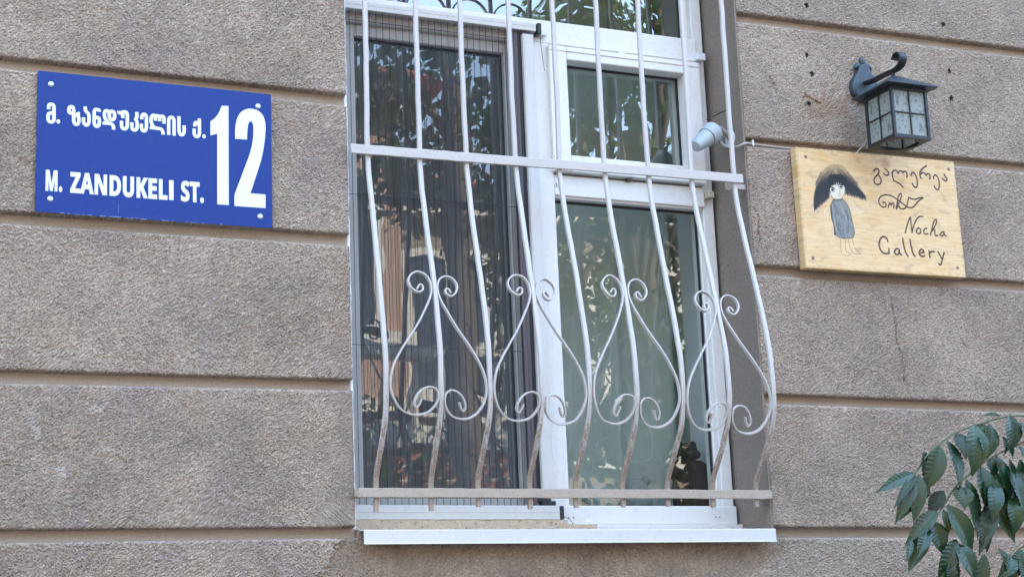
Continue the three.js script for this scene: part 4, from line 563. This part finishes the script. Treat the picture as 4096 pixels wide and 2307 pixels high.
// ------------------------------------------------------------------ the hanging branch, lower right
{
  const t = thing('tree_branch', 'leafy green branch hanging into the lower right corner before the wall', 'branch', [3.1, 2.2, 0.7]);
  const mats = [[0.016, 0.055, 0.019, 0.34], [0.022, 0.064, 0.019, 0.38], [0.013, 0.045, 0.017, 0.32], [0.030, 0.056, 0.010, 0.5], [0.018, 0.036, 0.008, 0.55]].map(([r, g, b, q]) => phys({ color: L(r, g, b), roughness: q, map: rep(speck, 9), side: THREE.DoubleSide, specularIntensity: 1, ior: 1.5 }));
  const wood = std({ color: L(0.10, 0.11, 0.05), roughness: 0.8 });
  const TW = [[3.45, 2.235, 3.22, 2.226, 3.1025, 2.2144, 3.0227, 2.2109, 2.9423, 2.1933, 2.8745, 2.1746, 2.8061, 2.1424, 2.7652, 2.1141, 2.736, 2.0863, 2.7106, 2.0587], [3.45, 2.26, 3.25, 2.215, 3.0953, 2.1603, 3.0447, 2.1373, 2.9872, 2.1176, 2.9378, 2.0951, 2.892, 2.0667, 2.8384, 2.0325, 2.7954, 1.9867, 2.7613, 1.9505, 2.736, 1.9236], [3.45, 2.05, 3.2, 1.96, 3.0296, 1.8799, 2.988, 1.8528, 2.953, 1.8198, 2.9301, 1.79, 2.91, 1.75]];
  for (const q of TW) { const pts = []; for (let i = 0; i < q.length; i += 2) pts.push(V(q[i], q[i + 1], 0.7 + 0.3 * smooth(3.05, 3.45, q[i]))); part('twig', tube(pts, 0.0024, 60, 7), wood, t); }
  const leaf = (bx_, by, tx, ty, w0, seed) => {
    const w = w0 * 1.42; { const k = 1.14; tx = bx_ + (tx - bx_) * k; ty = by + (ty - by) * k; }
    const r = rng(seed * 17 + 3), A = V(bx_, by, 0.7 + 0.02 * (r() - 0.5)), B = V(tx, ty, 0.7 + 0.05 * (r() - 0.4)), ax = B.clone().sub(A), len = ax.length(); ax.normalize();
    const nrm = V(0.8 * (r() - 0.5), 0.42 + 0.4 * r(), 1).normalize(), sd = ax.clone().cross(nrm).normalize(), up = sd.clone().cross(ax).normalize();
    const NU = 28, NV = 8, P = [], U = [], I = [], fold = 0.10 + 0.18 * r(), bend = (0.03 + 0.12 * r()) * len, twist = 0.3 * (r() - 0.5), hw = w / 2000;
    for (let i = 0; i <= NU; i++) { const u = i / NU, s = Math.pow(Math.sin(Math.PI * Math.pow(u, 0.80)), 0.95) * (1 - 0.25 * Math.pow(u, 4)), c = A.clone().addScaledVector(ax, u * len).addScaledVector(up, bend * (4 * u * (1 - u)) - bend * 0.5 * u * u), tw = twist * u;
      for (let j = 0; j <= NV; j++) { const v = j / NV * 2 - 1, ww = hw * s * v, side = sd.clone().applyAxisAngle(ax, tw), n = up.clone().applyAxisAngle(ax, tw), rib = 0.0019 * Math.sin((u * 11 - Math.abs(v) * 1.1) * Math.PI * 2) * Math.min(1, Math.abs(v) * 2.2) * s + 0.0014 * Math.abs(v) * s * n2(u * 4 + seed, v * 2);
        const q = c.clone().addScaledVector(side, ww).addScaledVector(n, Math.abs(ww) * fold + rib - (Math.abs(v) < 0.12 ? 0.0009 : 0)); P.push(q.x, q.y, q.z); U.push(u * len, ww); } }
    for (let i = 0; i < NU; i++) for (let j = 0; j < NV; j++) { const a = i * (NV + 1) + j; I.push(a, a + 1, a + NV + 2, a, a + NV + 2, a + NV + 1); }
    const g = new THREE.BufferGeometry(); g.setAttribute('position', new THREE.BufferAttribute(new Float32Array(P), 3)); g.setAttribute('uv', new THREE.BufferAttribute(new Float32Array(U), 2)); g.setIndex(I); g.computeVertexNormals(); return g;
  };
  const LV = [[2.7073, 2.0617, 2.6039, 2.0188, 23], [2.714, 2.0557, 2.6309, 1.9832, 16], [2.7118, 2.0527, 2.6419, 1.9505, 29], [2.7136, 2.0527, 2.6702, 1.9594, 39], [2.7217, 2.0588, 2.6895, 1.952, 31], [2.7526, 2.1185, 2.7482, 2.0303, 42], [2.7954, 2.1315, 2.7402, 2.0257, 39], [2.7487, 2.0349, 2.7294, 1.9955, 18], [2.8199, 2.1473, 2.8365, 2.0325, 44], [2.8638, 2.1651, 2.8583, 2.1032, 34], [2.9126, 2.1879, 2.8886, 2.0698, 48], [2.9262, 2.1726, 2.9162, 2.1072, 23], [2.9382, 2.1916, 2.9371, 2.151, 29], [2.9655, 2.1922, 2.9475, 2.1107, 39], [3.0231, 2.214, 3.0202, 2.1306, 44], [2.9963, 2.1584, 3.0064, 2.1147, 31], [2.9953, 2.2112, 2.9486, 2.2122, 8], [3.0685, 2.1977, 3.0654, 2.1502, 29],
    [2.8457, 2.0295, 2.8357, 1.9778, 39], [2.7993, 2.0201, 2.7631, 1.9655, 29], [2.7709, 1.9686, 2.678, 1.897, 29], [2.6823, 1.9029, 2.651, 1.8499, 13], [2.7384, 1.928, 2.6837, 1.8334, 34], [2.736, 1.9236, 2.6828, 1.8585, 23], [2.7569, 1.9445, 2.7779, 1.8696, 39], [2.7988, 1.9837, 2.8602, 1.869, 42], [2.7861, 1.9716, 2.7947, 1.9174, 18], [2.8631, 2.048, 2.8885, 1.9141, 50], [2.9247, 2.0825, 2.9237, 1.9673, 47], [2.9584, 2.1047, 2.961, 2.0644, 29], [2.9747, 2.1111, 2.9923, 2.0059, 42], [2.9641, 2.0737, 2.9439, 1.9903, 34], [3.0403, 2.1341, 3.0593, 2.0686, 39], [3.0165, 2.1024, 3.0019, 1.9597, 34], [3.048, 2.1028, 3.0229, 1.9567, 39],
    [2.9501, 2.0088, 2.8874, 1.8748, 34], [2.9528, 1.9996, 2.9943, 1.9015, 36], [2.8919, 1.9414, 2.9064, 1.8746, 29], [2.815, 1.8993, 2.7589, 1.8014, 34], [2.8173, 1.8873, 2.8488, 1.8061, 39], [2.7894, 1.8725, 2.8178, 1.7976, 29], [2.7934, 1.8426, 2.7763, 1.7923, 23], [2.988, 1.8528, 2.932, 1.805, 31], [3.0175, 1.8708, 2.9817, 1.804, 36], [3.0259, 1.8524, 3.0075, 1.7949, 34], [3.0265, 2.0589, 3.0418, 1.9721, 31], [3.0108, 2.1492, 3.0252, 2.1088, 23]];
  const darker = new Set([1, 2, 4, 6, 7, 9, 12, 18, 19, 20, 22, 26, 35, 36, 37, 40]);
  for (let i = 0; i < 18; i++) { const q = rng(900 + i), x = lerp(2.90, 3.17, q()), y = lerp(1.86, 2.13, q()) - 0.25 * Math.max(0, 2.98 - x); LV.push([x, y, x + 0.06 * (q() - 0.62), y - lerp(0.075, 0.12, q()), 30 + 14 * q()]); }
  LV.forEach((l, i) => part('leaf', leaf(...l, i + 1), mats[darker.has(i) ? 3 + (i % 2) : i % 3], t));
}

// ------------------------------------------------------------------ the street and what the panes mirror
struct('road', bx(-40, 60, -0.2, 0, 2.4, 9.2, 0), std({ color: L(0.09, 0.088, 0.085), map: rep(speck, 0.7), roughness: 0.95 }));
struct('pavement', bx(-40, 60, -0.2, 0.14, 0.0, 2.4, 0), std({ color: L(0.30, 0.28, 0.26), map: rep(speck, 0.8), roughness: 0.95 }));
struct('pavement', bx(-40, 60, -0.2, 0.14, 9.2, 14.9, 0), std({ color: L(0.30, 0.28, 0.26), map: rep(speck, 0.8), roughness: 0.95 }));
struct('ground', bx(-160, 160, -0.5, -0.21, -160, 160, 0), std({ color: L(0.16, 0.14, 0.11), roughness: 1 }));
const E_ = {
  ochre: std({ color: L(0.36, 0.285, 0.205), map: rep(speck, 0.5), roughness: 0.95 }), peach: std({ color: L(0.56, 0.36, 0.25), map: rep(speck, 0.5), roughness: 0.95 }), cream: std({ color: L(0.66, 0.60, 0.50), roughness: 0.9 }),
  brick: std({ color: L(0.36, 0.15, 0.09), roughness: 0.95 }), tile: std({ color: L(0.42, 0.13, 0.07), roughness: 0.85 }), dark: std({ color: L(0.03, 0.035, 0.045), roughness: 0.15 }), rail: std({ color: L(0.05, 0.05, 0.055), roughness: 0.6 }), bark: std({ color: L(0.12, 0.09, 0.065), roughness: 0.95 }),
};
function house(name, label, x0, x1, z0, z1, h, wallM, roofH, floors, bays) {
  const t = thing(name, label, 'house', [(x0 + x1) / 2, 0, z0]);
  part('wall', bx(x0, x1, 0.1, h, z0, z1, 0), wallM, t);
  const g = new THREE.BufferGeometry(), e = 0.5, X0 = x0 - e, X1 = x1 + e, Z0 = z0 - e, Z1 = z1 + e, m = (Z0 + Z1) / 2, k = Math.min((X1 - X0) / 2.2, (Z1 - Z0) / 2), r0 = [X0 + k, h + roofH, m], r1 = [X1 - k, h + roofH, m], A = [X0, h, Z0], B = [X1, h, Z0], C = [X1, h, Z1], D = [X0, h, Z1], P = [];
  for (const tr of [[A, r0, r1], [A, r1, B], [B, r1, C], [C, r1, r0], [C, r0, D], [D, r0, A], [A, B, C], [A, C, D]]) for (const v of tr) P.push(...v);
  g.setAttribute('position', new THREE.BufferAttribute(new Float32Array(P), 3)); g.computeVertexNormals(); const rf = part('roof', boxUV(g), E_.tile, t);
  const rows = []; for (let i = 0; i < 12; i++) { const q = (i + 0.5) / 12; rows.push(bx(lerp(X0, r0[0], q) + 0.05, lerp(X1, r1[0], q) - 0.05, h + roofH * q - 0.02, h + roofH * q + 0.05, lerp(Z0, m, q) - 0.06, lerp(Z0, m, q) + 0.02, 0)); }
  part('tile_row', rows, E_.tile, rf);
  part('cornice', [bx(x0 - 0.25, x1 + 0.25, h - 0.35, h - 0.05, z0 - 0.25, z0 - 0.002, 0), bx(x0 - 0.12, x1 + 0.12, h * 0.62, h * 0.62 + 0.28, z0 - 0.12, z0 - 0.002, 0), bx(x0 - 0.1, x1 + 0.1, h * 0.54, h * 0.54 + 0.16, z0 - 0.16, z0 - 0.002, 0)], E_.cream, t);
  for (let f = 0; f < floors; f++) for (let b = 0; b < bays; b++) { const cx = lerp(x0, x1, (b + 0.5) / bays), cy = h / floors * (f + 0.52), w = 0.55, hh = 0.95; const fr = part('window', [bx(cx - w - 0.12, cx + w + 0.12, cy - hh - 0.12, cy - hh, z0 - 0.12, z0 - 0.003, 0), bx(cx - w - 0.12, cx - w, cy - hh, cy + hh + 0.12, z0 - 0.1, z0 - 0.003, 0), bx(cx + w, cx + w + 0.12, cy - hh, cy + hh + 0.12, z0 - 0.1, z0 - 0.003, 0), bx(cx - w, cx + w, cy + hh, cy + hh + 0.12, z0 - 0.1, z0 - 0.003, 0), bx(cx - 0.04, cx + 0.04, cy - hh, cy + hh, z0 - 0.07, z0 - 0.003, 0)], E_.cream, t); part('pane', bx(cx - w + 0.001, cx + w - 0.001, cy - hh + 0.001, cy + hh - 0.001, z0 - 0.03, z0 - 0.004, 0), E_.dark, fr); }
  return t;
}
house('house', 'peach house with red tiled roof mirrored at the left of the screened pane', -3.5, 7.6, 15, 24, 8.9, E_.peach, 2.2, 2, 6);
house('house', 'lower ochre house with pale cornices mirrored behind the trees', 7.9, 16.5, 16, 24, 8.0, E_.ochre, 0.5, 2, 6);
{ // garden wall of brick with a balustrade
  const t = thing('garden_wall', 'brick garden wall with pale balustrade across the street, mirrored low in the panes', 'wall', [6, 0.14, 13.2]);
  part('wall', bx(-4, 8.4, 0.1, 4.2, 13.2, 13.6, 0), E_.brick, t); part('coping', bx(-4.1, 8.5, 4.2, 4.4, 13.1, 13.7, 0), E_.cream, t);
  const b = []; for (let x = -3.8; x < 8.4; x += 0.34) b.push(new THREE.LatheGeometry([[0.06, 0], [0.06, 0.06], [0.035, 0.12], [0.085, 0.34], [0.04, 0.62], [0.06, 0.7], [0.06, 0.74]].map((a) => new THREE.Vector2(...a)), 8).translate(x, 4.4, 13.4)); const bal = part('baluster', b, E_.cream, t); bal.userData.kind = 'stuff';
  part('handrail', bx(-4.05, 8.45, 5.14, 5.3, 13.25, 13.55, 0), E_.cream, t);
  const rows = []; for (let y = 0.4; y < 4.1; y += 0.2) rows.push(bx(-4, 8.4, y, y + 0.02, 13.194, 13.2, 0)); part('mortar_joint', rows, E_.cream, t);
}
const leafG = (() => { const P = [], I = [], q = [[0, 0, 0], [0.28, 0.3, 0.05], [0, 0.42, 0], [-0.28, 0.3, 0.05], [0.2, 0.7, 0], [-0.2, 0.7, 0], [0, 1, -0.08]]; for (const v of q) P.push(...v); I.push(0, 1, 2, 0, 2, 3, 1, 4, 2, 2, 5, 3, 2, 4, 6, 2, 6, 5); const g = new THREE.BufferGeometry(); g.setAttribute('position', new THREE.BufferAttribute(new Float32Array(P), 3)); g.setIndex(I); g.computeVertexNormals(); return g; })();
const leafM = phys({ color: L(0.085, 0.14, 0.028), roughness: 0.5, transmission: 0.35, thickness: 0, side: THREE.DoubleSide });
function tree(name, label, x, z, h, cy, rx, ry, rz, count, size, seed, clumps = 26) {
  const r = rng(seed), t = thing(name, label, name, [x, 0.1, z]), top = V(x + 0.4 * (r() - 0.5), cy + ry * 0.3, z + 0.4 * (r() - 0.5)), limbs = [tube([V(x, 0, z), V(x + 0.2 * (r() - 0.5), cy * 0.35, z + 0.2 * (r() - 0.5)), top], h * 0.016, 16, 8)], C = [];
  for (let i = 0; i < clumps; i++) { const a = r() * 6.283, e = Math.asin(2 * r() - 1), q = Math.cbrt(0.25 + 0.75 * r()), c = V(x + rx * q * Math.cos(e) * Math.cos(a), cy + ry * q * Math.sin(e), z + rz * q * Math.cos(e) * Math.sin(a)); C.push([c, (0.22 + 0.2 * r()) * Math.min(rx, ry)]); const s = V(x, lerp(cy - ry * 0.7, cy + ry * 0.2, r()), z); if (i % 5 === 0) limbs.push(tube([s, s.clone().lerp(c, 0.5).add(V(0, 0.15, 0)), c], h * 0.0035, 8, 5)); }
  part('trunk', limbs, E_.bark, t);
  const m = new THREE.InstancedMesh(leafG, leafM, count), d = new THREE.Object3D(), col = new THREE.Color();
  for (let i = 0; i < count; i++) { const [c, cr] = C[Math.floor(r() * C.length)], a = r() * 6.283, e = Math.asin(2 * r() - 1), q = cr * Math.cbrt(r()); d.position.set(c.x + q * Math.cos(e) * Math.cos(a) - x, c.y + q * Math.sin(e) * 0.8 - 0.1, c.z + q * Math.cos(e) * Math.sin(a) - z); d.rotation.set(1.2 + 1.6 * r(), r() * 6.283, r() * 3 - 1.5); d.scale.setScalar(size * (0.6 + 0.7 * r())); d.updateMatrix(); m.setMatrixAt(i, d.matrix); const k = 0.65 + 0.6 * r(); m.setColorAt(i, col.setRGB(k * (0.9 + 0.4 * r()), k, k * 0.9)); }
  m.name = 'crown'; m.userData.kind = 'stuff'; m.castShadow = m.receiveShadow = true; t.add(m);
}
tree('tree', 'slender leafy street tree mirrored high in the screened pane', 6.2, 9.8, 9, 6.7, 1.35, 1.15, 1.2, 2600, 0.12, 21, 40);
tree('tree', 'broad leafy tree mirrored in the right panes', 8.2, 10.2, 11, 6.0, 1.5, 3.1, 1.5, 11000, 0.12, 22, 80);
tree('tree', 'bushy tree before the garden wall, mirrored low in the screened pane', 5.4, 10.6, 5, 3.2, 1.3, 1.2, 1.2, 1300, 0.12, 23, 26);
tree('tree', 'leafy tree added unseen across the street to block the left sky', -0.6, 10.2, 10, 6.4, 2.6, 2.8, 2.0, 7000, 0.19, 24, 50);  // added out of view to cut sky light from the left
tree('tree', 'second leafy tree added unseen farther left to block the left sky', -6.5, 10.2, 11, 6.6, 2.8, 3.2, 2.2, 7000, 0.19, 25, 50);  // also added out of view, shades the wall from the left sky
tree('tree', 'pavement tree whose lower branch hangs before the wall', 5.6, 2.2, 6.0, 3.0, 1.0, 0.9, 0.8, 900, 0.11, 26, 18);
tree('bush', 'dense laurel bush beyond the garden wall end, mirrored low in the right pane', 10.6, 12.6, 4, 2.5, 2.2, 2.3, 1.3, 7000, 0.15, 27, 60);
house('house', 'tall cream house added unseen far left to block the left sky', -24, -8.2, 14.5, 24, 13, E_.cream, 2.0, 4, 6);  // unseen block added so less sky reaches the wall from the left

renderer.render(scene, camera);
